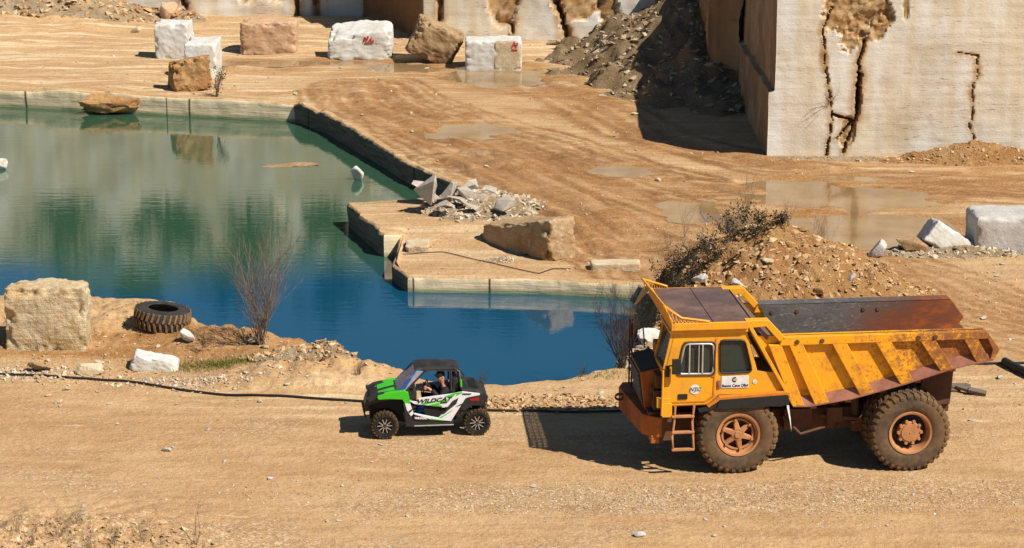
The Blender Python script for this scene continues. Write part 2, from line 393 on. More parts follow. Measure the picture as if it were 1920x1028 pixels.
def height(x, y, sdv=None):
    x = np.asarray(x, float); y = np.asarray(y, float)
    if sdv is None: sdv = lake_sd(np.atleast_1d(x), np.atleast_1d(y)).reshape(x.shape)
    z = fbm(x * .22, y * .22, 0, 1, 3) * .10 + fbm(x * 1.3, y * 1.5, 0, 2, 4) * .022 + np.abs(fbm(x * 5, y * 5, 0, 8, 3)) * .014
    flat = sst(54, 51.5, y) * sst(43, 46, y); z = z * (1 - .75 * flat)
    # sawn terraces of the far floor: low steps that run across
    far = sst(86, 95, y) * sst(-2, -9, x); q = (y + fbm(x * .12, y * .1, 0, 4, 2) * 4) / 2.3; z += far * .13 * (sst(0, .8, q % 1.0) * (1 - sst(.9, 1.0, q % 1.0)) - .4)
    # low bench at the water
    led = sst(72.5, 69.2, y) * sst(-3.9, -3.4, x) * sst(6.2, 4.4, x) * sst(63.5, 65.2, y); z = z * (1 - .5 * led) - .32 * led
    # near bank: spoil mound on the left and a lip along the shore
    m = sst(2.2, .2, ell(x, y, -9.3, 59.4, 2.6, 1.6)) * .28 + sst(2.0, .2, ell(x, y, -4.9, 55.2, 1.9, 1.1)) * .40 + sst(2, .3, ell(x, y, -14, 60, 3.2, 2.0)) * .22 + sst(1.9, .2, ell(x, y, -6.9, 57.4, 1.8, 1.0)) * .22
    z += m * (1 + .5 * fbm(x * 2.2, y * 2.2, 0, 12, 4))
    z += .10 * np.maximum(0, fbm(x * 1.3, y * 1.8, 0, 14, 3)) * sst(54.2, 52.8, np.abs(y - 1.2 + 0)) * sst(.5, 1.5, x + 1.5) * 0
    # shelving floor under the pile at the wall foot, rising ground at the far left
    z += sst(112, 119, y) * sst(-5, -9, x) * .05 * (1 + .5 * fbm(x * .8, y * .8, 0, 21, 4))
    z += sst(104, 122, y) * sst(-17, -26, x) * .9 * (1 + .4 * fbm(x * .5, y * .5, 0, 22, 4))
    z += sst(47.2, 43.5, y) * sst(-4.5, -9.5, x) * .25 * (1 + fbm(x * 2, y * 2, 0, 31, 4))
    for P, wd, st in RUTS:
        b = (x > min(p[0] for p in P) - 2) & (x < max(p[0] for p in P) + 2) & (y > min(p[1] for p in P) - 2) & (y < max(p[1] for p in P) + 2)
        if not np.any(b): continue
        d = seg_d(x, y, P) + fbm(x * 1.1, y * 1.1, 0, 40, 3) * .25
        z = z + (-.06 * np.exp(-(d / wd) ** 2) + .035 * np.exp(-((d - wd * 1.9) / (wd * .6)) ** 2)) * st
    for c, rx, ry, rot in PUD:
        e = ell(x, y, c.x, c.y, rx, ry) + fbm(x * .7, y * .7, 0, 50, 3) * .45
        k = sst(1.15, .55, e); z = z * (1 - .8 * k) - .085 * k
    ins = sdv > 1e-4
    z = np.where(ins, -1.7 - np.minimum(1.0, sdv), z)
    return z
def gz(x, y): return float(height(np.array([float(x)]), np.array([float(y)]))[0])
def gp(px, py):
    """ground point under a spot of the photograph"""
    p = at(px, py)
    for _ in range(3): p = at(px, py, gz(p.x, p.y))
    return p
def build_ground():
    s_in = np.linspace(-.262, .262, 600); ext = np.array([.28, .31, .36, .45, .6, .9, 1.5, 3, 8, 20])
    S = np.concatenate([-ext[::-1], s_in, ext])
    ys = [41.0]
    while ys[-1] < 128: ys.append(ys[-1] + .062 * (ys[-1] / 45) ** 1.55)
    Y = np.concatenate([[-200, -40, 0, 20, 32, 38, 40], np.array(ys), [132, 140, 160, 220, 500, 1500]])
    X2, Y2 = np.meshgrid(S, Y); X2 = X2 * np.maximum(Y2, 38)
    x = X2.ravel().copy(); y = Y2.ravel().copy()
    sdv, bx, by = lake_sd(x, y, LP, True)
    cx = np.minimum(.0011 * np.maximum(y, 38), .12); 
    mv = (np.abs(sdv) < cx) & (np.abs(x) < 30) & (y > 42) & (y < 125)
    mi = (sdv >= cx) & (sdv < 3.2 * cx) & (np.abs(x) < 30) & (y > 42) & (y < 125); dl = np.maximum(sdv, 1e-6); of = .03 + (sdv - cx) * .3
    ix = bx + (x - bx) / dl * of; iy = by + (y - by) / dl * of
    x = np.where(mv, bx, np.where(mi, ix, x)); y = np.where(mv, by, np.where(mi, iy, y)); sdv = np.where(mv, 0, sdv)
    z = height(x, y, sdv); z = np.where((y < 40) | (y > 130), z * .3, z)
    nr, nc = X2.shape; idx = np.arange(nr * nc).reshape(nr, nc)
    F = np.stack([idx[:-1, :-1], idx[:-1, 1:], idx[1:, 1:], idx[1:, :-1]], -1).reshape(-1, 4)
    me = npmesh('quarry_ground', np.stack([x, y, z], 1), F)
    # where the floor is muddy, pale or gravelly
    mud = np.zeros_like(x)
    for P, wd, st in RUTS:
        d = seg_d(x, y, P) + fbm(x * 1.1, y * 1.1, 0, 40, 3) * .25
        for o_ in (0, 1.0): mud = np.maximum(mud, (1 if st > .4 else st) * np.exp(-(np.abs(np.abs(d - o_) - wd * .8) / (wd * .5)) ** 2))
    ca, sa = math.cos(R(-62)), math.sin(R(-62)); p_, q_ = x * ca + y * sa, -x * sa + y * ca
    stk = np.clip(.5 + 1.5 * fbm(p_ * .09, q_ * .85, 0, 62, 5, .6), 0, 1)
    band = seg_d(x, y, pxl([(760, 210), (960, 300), (1150, 400), (1300, 470)])); mud = np.maximum(mud, 1.0 * np.exp(-(band / 3.4) ** 2) * stk)
    ca, sa = math.cos(R(-28)), math.sin(R(-28)); p_, q_ = x * ca + y * sa, -x * sa + y * ca
    st2 = np.clip(.5 + 1.5 * fbm(p_ * .09, q_ * .9, 0, 63, 5, .6), 0, 1)
    band = seg_d(x, y, pxl([(1000, 150), (1200, 235), (1500, 330), (1900, 350)])); mud = np.maximum(mud, 1.1 * np.exp(-(band / 3.0) ** 2) * st2)
    p3 = np.clip(.5 + 1.6 * fbm(x * .16, y * .16, 0, 64, 4), 0, 1)
    mud = np.maximum(mud, .55 * np.exp(-(seg_d(x, y, pxl([(430, 125), (700, 135), (900, 160)])) / 2.0) ** 2))
    for c, rx, ry, rot in PUD: mud = np.maximum(mud, .9 * sst(1.5, .9, ell(x, y, c.x, c.y, rx, ry)))
    mud = np.maximum(mud, .9 * sst(1.6, .6, ell(x, y, -8.2, 57.6, 5.5, 1.1)))
    mud = np.maximum(mud, .5 * sst(1.1, .5, ell(x, y, -.4, 45.6, .7, .35)))
    rut = np.zeros_like(x)
    for P, wd, st in RUTS:
        if st < .6: continue
        d = seg_d(x, y, P) + fbm(x * 1.1, y * 1.1, 0, 40, 3) * .25
        for o_ in (.25, 1.3): rut = np.maximum(rut, np.exp(-((d - o_) / .17) ** 2) * np.clip(.45 + 1.8 * fbm(x * .35, y * .35, 0, 66 + int(o_), 3), 0, 1))
    mud *= .62 + 1.0 * np.clip(.5 + fbm(x * .45, y * .45, 0, 60, 4), 0, 1)
    pale = .80 * sst(90, 97, y) * sst(2, -6, x) + .7 * sst(2.2, .4, -sdv) * sst(66, 70, y) * sst(92, 84, y)
    pale = np.maximum(pale, .8 * sst(1.3, .3, ell(x, y, -2, 53.0, 7.5, 1.5))); pale = np.maximum(pale, .8 * sst(95, 99, y) * sst(6, 3, x))
    pale = np.maximum(pale, .7 * sst(1.2, .3, ell(x, y, 12.5, 80.3, 9, .9))); pale = np.maximum(pale, .5 * sst(1.2, .3, ell(x, y, 12, 54, 4.5, 2.2)))
    pale = np.maximum(pale, .75 * sst(1, .2, ell(x, y, -4.1, 43.9, 2.0, .35))); pale = np.maximum(pale, .6 * sst(1, .2, ell(x, y, 1.1, 44.2, 1.0, .22)))
    for i in range(46):
        qx, qy = rng.uniform(-11, 12), rng.uniform(43, 56)
        pale = np.maximum(pale, .8 * sst(1, .1, ell(x, y, qx, qy, rng.uniform(.15, .7), rng.uniform(.06, .22)) + fbm(x * 3, y * 3, 0, 77, 2) * .6))
    pale = np.maximum(pale, .55 * p3 * sst(64, 70, y) * sst(96, 90, y)); pale *= (1 - .8 * np.clip(mud, 0, 1))
    grv = sst(1.3, .3, ell(x, y, 3.5, 46.2, 8, 1.1)) + .5 * sst(.05, .3, fbm(x * .3, y * .5, 0, 70, 3)) * sst(56, 50, y) + .8 * sst(1.4, .4, ell(x, y, -9, 43.3, 4, 1.6))
    for c, rx, ry in ((at(990, 760), 2.2, .6), (at(330, 712), 1.6, .5), (at(60, 700), 1.5, .5)): grv = grv + sst(1.3, .3, ell(x, y, c.x, c.y, rx, ry))
    colattr(me, 'zone', np.stack([np.clip(mud, 0, 1), np.clip(pale, 0, 1), np.clip(grv + .18, 0, 1), np.clip(rut, 0, 1)], 1))
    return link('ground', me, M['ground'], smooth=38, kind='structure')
build_ground()
def build_bank():
    """sawn faces of the benches where they drop into the lake"""
    P = []; A = []
    for i in range(17):
        a = np.array(LAKE[i], float); b = np.array(LAKE[i + 1], float)
        if i == 0: a = a + (b - a) * .6
        k = max(2, int(np.linalg.norm(b - a) / .1))
        for j in range(k): P.append(a + (b - a) * j / k); A.append(1.0 if 3 <= i <= 6 or i == 9 else .25)
    P.append(np.array(LAKE[17], float)); A.append(.25); P = np.array(P); A = np.array(A); m = len(P)
    T = np.gradient(P, axis=0); T /= np.linalg.norm(T, axis=1)[:, None]; N = np.stack([T[:, 1], -T[:, 0]], 1)
    rows = [(-.16, None), (.06, None), (.13, -.03), (.15, -.10)] + [(.155, -.10 - .09 * q) for q in range(1, 18)]
    s = np.arange(m) * .1; cols = []
    top = height(P[:, 0] - N[:, 0] * .15, P[:, 1] - N[:, 1] * .15, np.full(m, -.15))
    rag = A * (.16 * fbm(s * .9, s * 0, 0, 91, 5, .65) + .08 * np.maximum(0, vn(s * 2.3, s * 0, 0, 92)))
    for off, dz in rows:
        d_ = .03 * fbm(s * .7, s * 0 + (dz or 0) * 2.5, 0, 93, 4) if dz is not None else 0
        wv = 1.0 if dz is None or dz > -.12 else max(0, 1 - (-dz - .1) * 2.2)
        o_ = off + (rag * wv if off > 0 else 0) + d_
        q = P + N * np.reshape(o_ * np.ones(m), (-1, 1)); z = top + (.010 if dz is None and off < 0 else .016) if dz is None else top + dz + np.minimum(0, -.5 * np.abs(rag)) * wv
        cols.append(np.stack([q[:, 0], q[:, 1], z], 1))
    V = np.stack(cols, 1).reshape(-1, 3); n = len(rows); idx = np.arange(m * n).reshape(m, n)
    F = np.stack([idx[:-1, :-1], idx[:-1, 1:], idx[1:, 1:], idx[1:, :-1]], -1).reshape(-1, 4)
    me = npmesh('bank', V, F); zc = np.zeros((len(V), 4)); zc[:, 1] = .45; zc[:, 2] = .18; colattr(me, 'zone', zc)
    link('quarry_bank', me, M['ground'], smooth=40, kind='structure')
build_bank()
mb = MB(); mb.quad((-70, 52, -.8), (6.5, 52, -.8), (6.5, 103, -.8), (-70, 103, -.8)); mb.build('lake', M['water'], kind='structure')
for ip, (c, rx, ry, rot) in enumerate([q for i, q in enumerate(PUD) if i not in (2, 3, 7)] + [(at(1600, 398), 4.6, 5.2, 0)]):
    mb = MB(); n = 40; mb.add([(c.x + rx * 1.12 * math.cos(2 * math.pi * i / n), c.y + ry * 1.12 * math.sin(2 * math.pi * i / n), 0) for i in range(n)], [list(range(n))])
    o = mb.build('puddle', M['puddle'], kind='structure'); o.location.z = -.045 + .003 * ip

# ---------------- stones, blocks, heaps ----------------
def rock_mesh(seed, sub=3, cuts=14, size=(1, 1, 1), rough=.06, tight=.5):
    """broken stone: a ball cut by random planes"""
    r = np.random.default_rng(seed); bm = bmesh.new(); bmesh.ops.create_icosphere(bm, subdivisions=sub, radius=1)
    V = np.array([v.co[:] for v in bm.verts]); F = [[v.index for v in f.verts] for f in bm.faces]; bm.free()
    V /= np.linalg.norm(V, axis=1)[:, None]; N = r.normal(size=(cuts, 3)); N /= np.linalg.norm(N, axis=1)[:, None]; d = r.uniform(tight, 1.0, cuts)
    K = V @ N.T; rad = np.min(np.where(K > .12, d[None] / np.maximum(K, .12), 9), 1); V = V * np.minimum(rad, 1.3)[:, None]
    if rough: V *= (1 + rough * fbm(V[:, 0] * 3 + seed, V[:, 1] * 3, V[:, 2] * 3, seed % 90, 4))[:, None]
    V /= np.abs(V).max(0); V = V * np.array(size) / 2
    me = npmesh('stone', V, np.array(F)); return me, V, np.array(F)
def shard(seed):
    """small broken stone: hull of a few random points"""
    r = np.random.default_rng(seed); bm = bmesh.new()
    for q in r.uniform(-.5, .5, (r.integers(8, 12), 3)) * np.array([1, r.uniform(.5, .9), r.uniform(.25, .65)]): bm.verts.new(q)
    g = bmesh.ops.convex_hull(bm, input=bm.verts); bmesh.ops.delete(bm, geom=list({v for v in g['geom_interior'] if isinstance(v, bmesh.types.BMVert)} | {v for v in g['geom_unused'] if isinstance(v, bmesh.types.BMVert)}), context='VERTS')
    bmesh.ops.triangulate(bm, faces=bm.faces); bm.verts.index_update(); bmesh.ops.recalc_face_normals(bm, faces=bm.faces)
    V = np.array([v.co[:] for v in bm.verts]); F = np.array([[v.index for v in f.verts] for f in bm.faces]); bm.free(); return V, F
TEMPL = [shard(900 + i) for i in range(16)]
def stones(name, P, S, mat, parent=None, seed=0, sink=.15, **k):
    """many small stones in one mesh; P (n,3) S (n,)"""
    r = np.random.default_rng(seed); P = np.asarray(P, float); n = len(P); Vs = []; Fs = []; T = []; off = 0
    a = r.uniform(0, 6.283, n); b = r.normal(0, .35, n); ti = r.integers(0, len(TEMPL), n); tn = r.uniform(0, 1, n)
    for t in range(len(TEMPL)):
        q = np.where(ti == t)[0]
        if not len(q): continue
        V, F = TEMPL[t]; m = len(V)
        A = np.repeat(V[None], len(q), 0) * S[q][:, None, None]
        cb, sb = np.cos(b[q])[:, None], np.sin(b[q])[:, None]; x, z = A[..., 0] * cb - A[..., 2] * sb, A[..., 0] * sb + A[..., 2] * cb
        ca, sa = np.cos(a[q])[:, None], np.sin(a[q])[:, None]; y = A[..., 1]
        A = np.stack([x * ca - y * sa, x * sa + y * ca, z + (S[q] * sink)[:, None]], -1) + P[q][:, None, :]
        Vs.append(A.reshape(-1, 3)); Fs.append((F[None] + (np.arange(len(q)) * m)[:, None, None]).reshape(-1, 3) + off); off += len(q) * m
        T.append(np.repeat(tn[q], m))
    me = npmesh(name, np.vstack(Vs), np.vstack(Fs)); t = np.concatenate(T); colattr(me, 'tone', np.stack([t, t, t], 1))
    return link(name, me, mat, parent, **k)
def block_mesh(w_, d_, h_, seed, jit=.06, rough=.05, rnd=22, top=None, res=30):
    """quarried block: jittered corners, worn edges, chipped faces. base at z=0, centred in x,y. top: 4 height factors (lf, rf, rb, lb)"""
    r = np.random.default_rng(seed); bm = bmesh.new(); bmesh.ops.create_cube(bm, size=2); bmesh.ops.subdivide_edges(bm, edges=bm.edges, cuts=res, use_grid_fill=True)
    V = np.array([v.co[:] for v in bm.verts]); F = np.array([[v.index for v in f.verts] for f in bm.faces]); bm.free()
    ed = np.sort(np.abs(V), 1)[:, 1]
    V = V / (np.sum(np.abs(V) ** rnd, 1) ** (1 / rnd))[:, None]
    top = top or (1, 1, 1, 1)
    C = {}
    for i, (sx, sy) in enumerate(((-1, -1), (1, -1), (1, 1), (-1, 1))):
        j = r.uniform(-jit, jit, 4)
        C[(sx, sy, -1)] = np.array([sx * .5 * w_ * (1 + j[0]), sy * .5 * d_ * (1 + j[1]), 0])
        C[(sx, sy, 1)] = np.array([sx * .5 * w_ * (1 + j[2]), sy * .5 * d_ * (1 + j[3]), h_ * top[i]])
    P = np.zeros_like(V)
    for (a, b, c), q in C.items(): P += ((1 + a * V[:, 0]) * (1 + b * V[:, 1]) * (1 + c * V[:, 2]) / 8)[:, None] * q
    n = V / np.linalg.norm(V, axis=1)[:, None]; s = 1.4
    f = fbm(P[:, 0] * s + seed, P[:, 1] * s, P[:, 2] * s, seed % 77, 5, .6) + .5 * np.abs(fbm(P[:, 0] * 5 + seed, P[:, 1] * 5, P[:, 2] * 5, 5, 3)); e = np.clip((ed - .72) / .28, 0, 1)
    chip = np.maximum(0, vn(P[:, 0] * 2.6 + seed, P[:, 1] * 2.6, P[:, 2] * 2.6, 3)) * e
    P = P + n * ((f * rough * (1 + e) - chip * rough * 3.2))[:, None]
    return npmesh('block', P, F)
def block(px0, px1, yb, yt, depth, mat, label, seed, rz=0, tilt=(0, 0), jit=.06, rough=.05, rnd=22, top=None, name='stone_block', cat='stone block', z0=None, res=30, group=None):
    """front foot spans px0..px1 at row yb; front top edge at row yt"""
    p = gp((px0 + px1) / 2, yb)
    if z0 is not None: p = at((px0 + px1) / 2, yb, z0)
    wd = xat(px1, yb, p.y) - xat(px0, yb, p.y); h = zat((px0 + px1) / 2, yt, p.y) - p.z
    me = block_mesh(wd, depth, h + .1, seed, jit, rough, rnd, top, res)
    o = link(name, me, mat, smooth=35, label=label, cat=cat, group=group)
    o.location = (p.x + math.sin(rz) * 0, p.y + depth / 2, p.z - .08); o.rotation_euler = (R(tilt[0]), R(tilt[1]), rz); return o
def boulder(px0, px1, yb, yt, mat, label, seed, depth=.8, cuts=14, name='boulder', cat='boulder', rough=.08, tight=.45, rot=(0, 0, 0), sub=4, group=None, sink=.08, z0=None):
    p = gp((px0 + px1) / 2, yb) if z0 is None else at((px0 + px1) / 2, yb, z0); wd = xat(px1, yb, p.y) - xat(px0, yb, p.y); h = zat((px0 + px1) / 2, yt, p.y) - p.z
    me, _, _ = rock_mesh(seed, sub, cuts, (wd, wd * depth, h * (1 + sink * 2)), rough, tight)
    o = link(name, me, mat, smooth=30, label=label, cat=cat, group=group)
    o.location = (p.x, p.y + wd * depth * .35, p.z + h / 2 - h * sink); o.rotation_euler = [R(a) for a in rot]; return o
def scrawl(parent, pts, y, mat, r=.035, name='paint_mark'):
    mb = MB()
    for P in pts: mb.tube([(a, y, b) for a, b in P], r, 5)
    return mb.build(name, mat, parent)
M['red'] = plain('red_marker_paint', (.62, .05, .04), .7)
b1 = block(290, 354, 111, 47, 1.7, M['st_white'], 'tall white block standing behind the pair of orange and white blocks', 11, jit=.07, rough=.07)
b2 = block(346, 406, 146, 84, 2.3, M['st_white'], 'white block with flat bright top tucked behind the rough orange rock', 12, jit=.04, rough=.05)
b3 = block(317, 386, 172, 112, 1.5, M['st_orange'], 'rough orange rock with pointed top in front of the white blocks', 18, jit=.12, rough=.13, rnd=10, top=(.86, 1.12, .9, .8), name='boulder', cat='boulder', rz=.25)
b4 = block(453, 553, 104, 44, 1.9, M['st_pink'], 'pinkish orange block narrowing at its foot, alone on the far floor', 14, jit=.1, rough=.09, rnd=16)
b5 = block(614, 733, 112, 54, 2.0, M['st_white'], 'large domed white block with a red scrawl on its face', 15, jit=.06, rough=.08, rnd=9, top=(.62, 1.0, 1.12, 1.0))
scrawl(b5, [[(.25, .95), (.3, 1.15), (.4, 1.0), (.45, 1.2)], [(.5, 1.0), (.62, 1.15), (.55, .95), (.7, 1.0)], [(.3, .88), (.7, .92)]], -1.0, M['red'])
b6 = block(757, 845, 121, 58, 1.7, M['st_brown'], 'brown layered rock tipped over beside the puddle', 16, tilt=(0, 24), jit=.14, rough=.12, rnd=12, name='boulder', cat='boulder')
b6.location.z += .25
b7 = block(873, 978, 134, 78, 1.6, M['st_white'], 'squared white block with tan right side standing in the puddle', 17, jit=.03, rough=.05)
scrawl(b7, [[(.85, 1.2), (.95, 1.45), (1.05, 1.2), (1.1, 1.4)], [(.85, 1.1), (1.1, 1.08)], [(.9, 1.3), (1.12, 1.32)]], -.83, M['red'])
b7p = MB(); b7p.box((.25, -.835, .15), (1.28, -.80, 1.52)); b7p.box((1.26, -.83, .15), (1.31, .5, 1.5)); 
o = link('weathered_face', block_mesh(1.2, .12, 1.42, 5, .08, .03, 7, None, 14), M['st_cream'], b7, smooth=35); o.location = (.66, -.76, .07)
boulder(298, 338, 40, 4, M['st_pink'], 'small pink boulder with pointed top at the foot of the back wall', 19, depth=.7, cuts=8)
b9 = link('stone_block', block_mesh(3.3, 1.15, 1.45, 21, .05, .07, 18, (.42, 1, .95, .5), 40), M['st_tan'], smooth=35, label='big tan block with a dark left face lying on the low bench by the water', cat='stone block')
q = gp(985, 476); b9.location = (q.x + .1, q.y + .55, q.z - .08); b9.rotation_euler = (0, 0, R(-50))
b10 = block(10, 162, 657, 543, 1.0, M['st_block'], 'big pitted block at the left edge beside the old tyre', 22, jit=.04, rough=.07, rnd=18, res=44)
b11 = block(1722, 1815, 476, 432, 1.2, M['st_white'], 'white slab tipped on its edge beside the right end block', 23, tilt=(-10, 33), jit=.08, rough=.04, top=(.9, .9, .9, .9))
b12 = block(1828, 1960, 474, 409, 1.8, M['st_grey'], 'smooth grey white block cut by the right edge of the photo', 24, jit=.02, rough=.03, rnd=12)
boulder(1634, 1668, 484, 449, M['st_grey'], 'narrow grey shard of stone standing on the puddle edge', 25, depth=.5, cuts=6, rot=(0, 20, 0))
boulder(1680, 1742, 477, 446, M['st_brown'], 'brown rock behind the tipped white slab', 26, depth=.8, cuts=12)
block(244, 332, 697, 673, .7, M['st_white'], 'flat pale rock on the bank below the tyre', 27, tilt=(0, 5), jit=.16, rough=.05, rnd=9, top=(1, .75, .8, 1), name='boulder', cat='boulder')
boulder(135, 192, 704, 681, M['st_cream'], 'small pale rock casting a dark shadow left of the flat rock', 28, depth=.6, cuts=10)
boulder(44, 96, 699, 681, M['st_brown'], 'low brown rock at the foot of the big pitted block', 29, depth=.6, cuts=10)
boulder(334, 368, 638, 616, M['st_white'], 'tilted white stone just right of the old tyre', 30, depth=.7, cuts=8, rot=(0, 30, 0))
boulder(464, 488, 646, 634, M['st_cream'], 'rounded stone at the foot of the bare shrub', 32, depth=.7, cuts=9)
boulder(655, 682, 340, 308, M['st_white'], 'white pointed rock poking out of the lake', 31, z0=-.82, depth=.8, cuts=7, name='rock')
boulder(-40, 12, 322, 291, M['st_white'], 'white rock in the lake at the left edge', 33, z0=-.82, depth=.8, cuts=8, name='rock')
boulder(1193, 1252, 660, 606, M['st_white'], 'white boulder behind the truck bonnet', 34, depth=.8, cuts=12)
block(-30, 42, 190, 160, 1.2, M['st_grey'], 'grey white block on the far bank at the left edge', 35, jit=.1, rough=.08)
block(760, 803, 474, 463, 1.1, M['st_cream'], 'thin flat slab lying at the left end of the low bench', 36, jit=.1, rough=.03, name='stone_slab', cat='slab')
block(1108, 1200, 507, 496, .6, M['st_cream'], 'long thin slab on the right end of the low bench', 37, jit=.03, rough=.02, name='stone_slab', cat='slab', rnd=14)
boulder(1020, 1056, 85, 73, M['st_cream'], 'small pale rock at the foot of the middle back wall', 38, depth=.7, cuts=9)
boulder(241, 264, 62, 50, M['st_cream'], 'little pale rock left of the pink boulder', 39, depth=.7, cuts=9)
boulder(140, 266, 217, 178, M['st_orange'], 'broken orange rock set in the far bank of the lake', 40, depth=.4, cuts=22, rough=.22, z0=-.8, tight=.7)
# just submerged shelf
boulder(478, 606, 313, 309, M['st_brown'], 'flat tan rock shelf just breaking the lake surface', 42, depth=.5, cuts=8, name='rock', sink=.9, z0=-.80, rough=.14)

def heap(name, label, cx, cy, rx, ry, h, mat, smat, nst, seed, rz=0, size=(.06, .22), power=1.0, res=120, ridge=None, base=None, sub_kind='stuff'):
    root = empty(name, (cx, cy, gz(cx, cy) if base is None else base), rz, label=label, cat='rubble heap')
    nr, na = res // 2, res * 2
    rr = np.linspace(0, 1.12, nr); aa = np.linspace(0, 2 * np.pi, na, endpoint=False); A, B = np.meshgrid(rr, aa)
    def zf(x, y):
        e = np.sqrt((x / rx) ** 2 + (y / ry) ** 2) * (1 + .22 * fbm(x * .45 + seed, y * .45, 0, seed, 3))
        if ridge: e = np.minimum(e, np.sqrt(((x - ridge[0]) / (rx * ridge[2])) ** 2 + ((y - ridge[1]) / (ry * ridge[2])) ** 2) / 1 + ridge[3])
        k = np.clip(1 - e, -.25, 1); k = np.where(k > 0, k ** power, k)
        wx, wy = x + cx, y + cy; sdl = lake_sd(wx, wy); T = np.where(sdl > 0, -sdl * 1.3, height(wx, wy, np.minimum(sdl, 0))) - root.location.z
        return T + h * np.maximum(k, 0) + np.minimum(k, 0) * .6 + (fbm(x * 1.2 + seed, y * 1.2, 0, seed + 3, 5, .6) * .20 * min(h, 1.6) + np.abs(fbm(x * 4, y * 4, 0, seed + 9, 3)) * .10) * np.clip(k * 5 + .25, 0, 1) - .06
    X = (A * np.cos(B) * rx).ravel(); Y = (A * np.sin(B) * ry).ravel(); Z = zf(X, Y)
    idx = np.arange(na * nr).reshape(na, nr); nx = np.roll(idx, -1, 0)
    F = np.stack([idx[:, :-1], idx[:, 1:], nx[:, 1:], nx[:, :-1]], -1).reshape(-1, 4)
    link('spoil', npmesh('spoil', np.stack([X, Y, Z], 1), F), mat, root, smooth=50)
    r = np.random.default_rng(seed); e = np.sqrt(r.uniform(0, 1.1, nst)); a = r.uniform(0, 2 * np.pi, nst)
    x = e * np.cos(a) * rx; y = e * np.sin(a) * ry; s = size[0] + (size[1] - size[0]) * r.power(.28, nst)
    stones('rubble', np.stack([x, y, zf(x, y)], 1), s, smat, root, seed, .0, kind='stuff')
    return root, zf
# ---------------- quarry walls ----------------
def wall(name, label, FP, h, mat, res=.09, zres=None, cracks=(), broken=(), seed=1, amp=.05, notch=None, fine=None, top_open=True):
    """FP: footprint polygon (ccw), the sawn sides rise to h. cracks: [(px,py) lines, width] seen on the front at Y"""
    P = []; n = len(FP)
    for i in range(n):
        a = np.array(FP[i], float); b = np.array(FP[(i + 1) % n], float); L = np.linalg.norm(b - a)
        k = max(1, int(L / (res if (fine is None or i in fine) else 1.5)))
        for j in range(k): P.append(a + (b - a) * j / k)
    P = np.array(P); m = len(P); T = np.roll(P, -1, 0) - np.roll(P, 1, 0); T /= np.linalg.norm(T, axis=1)[:, None]; Nn = np.stack([T[:, 1], -T[:, 0]], 1)
    zs = np.concatenate([[-1.0, -.4], np.arange(0, min(h, 7.2), zres or res), np.arange(7.2, h, .35) if h > 7.2 else [], [h]]); nz = len(zs)
    X = np.repeat(P[:, 0], nz); Y = np.repeat(P[:, 1], nz); Z = np.tile(zs, m); NX = np.repeat(Nn[:, 0], nz); NY = np.repeat(Nn[:, 1], nz)
    D = amp * (fbm(X * .5, Y * .5, Z * .5, seed, 4) + .12 * vn(X * .3, Y * .3, Z * 5, seed + 2))
    cr = np.zeros_like(D); br = np.zeros_like(D)
    for line, wd, dp, Yf in cracks:
        L = [(xat(a, b, Yf), zat(a, b, Yf)) for a, b in line]
        jx = X + .16 * fbm(Z * 2.2, Z * 0 + seed, 0, 33, 5, .65); d = seg_d(jx, Z, L) + .05 * fbm(X * 3, Z * 3, 0, 34, 3); k = sst(wd * 1.15, wd * .3, d) * (NY < -.5)
        D -= dp * k; cr = np.maximum(cr, k); br = np.maximum(br, .95 * sst(wd * 3.2 + .12, wd * .8, d + .12 * fbm(X * 2, Z * 1.2, 0, 35, 3)) * (NY < -.5))
    for px, py, rw, rh, Yf, dp in broken:
        e = ell(X, Z, xat(px, py, Yf), zat(px, py, Yf), rw, rh) + .5 * fbm(X * .9, Z * .9, 0, 36, 4); e = e + .35 * np.abs(fbm(X * 2.5, Z * 2.5, 0, 41, 4, .6)); k = sst(1.05, .92, e) * (NY < -.5)
        D -= dp * k * (.45 + .8 * np.abs(fbm(X * 1.2, Z * .8, 0, 37, 5, .6)) + .12 * vn(X * 5, Z * 4, 0, 38)); br = np.maximum(br, k)
        cr = np.maximum(cr, k * sst(.10, .02, np.abs(fbm(X * 1.5, Z * 1.8, 0, 39, 4))) * .8)
    shade_side = (NX < -.75); br = np.where(shade_side, .8, br); cr = np.where(shade_side, np.where(Y > 104, .92, .30 + .3 * (fbm(Y * .5, Z * .25, 0, 71, 3) > .05)), cr)  # left-facing sides browned and darkened, shade put into the colour
    X2 = X + NX * D; Y2 = Y + NY * D
    if notch: X2 = X2 + notch[0] * sst(notch[1], notch[1] + .06, Z + .1 * fbm(Y, Z, 0, 3, 2)) * (X < notch[2])
    idx = np.arange(m * nz).reshape(m, nz); nx_ = np.roll(idx, -1, 0)
    F = np.stack([idx[:, :-1], nx_[:, :-1], nx_[:, 1:], idx[:, 1:]], -1).reshape(-1, 4)
    V = np.stack([X2, Y2, Z], 1); me = bpy.data.meshes.new(name)
    me.from_pydata(V.tolist(), [], F.tolist() + [idx[:, -1].tolist()]); me.update()
    colattr(me, 'zone', np.stack([cr, np.clip(br, 0, 1), br * 0], 1))
    return link(name, me, mat, smooth=45, label=label, cat='rock wall')
YW = 82.7
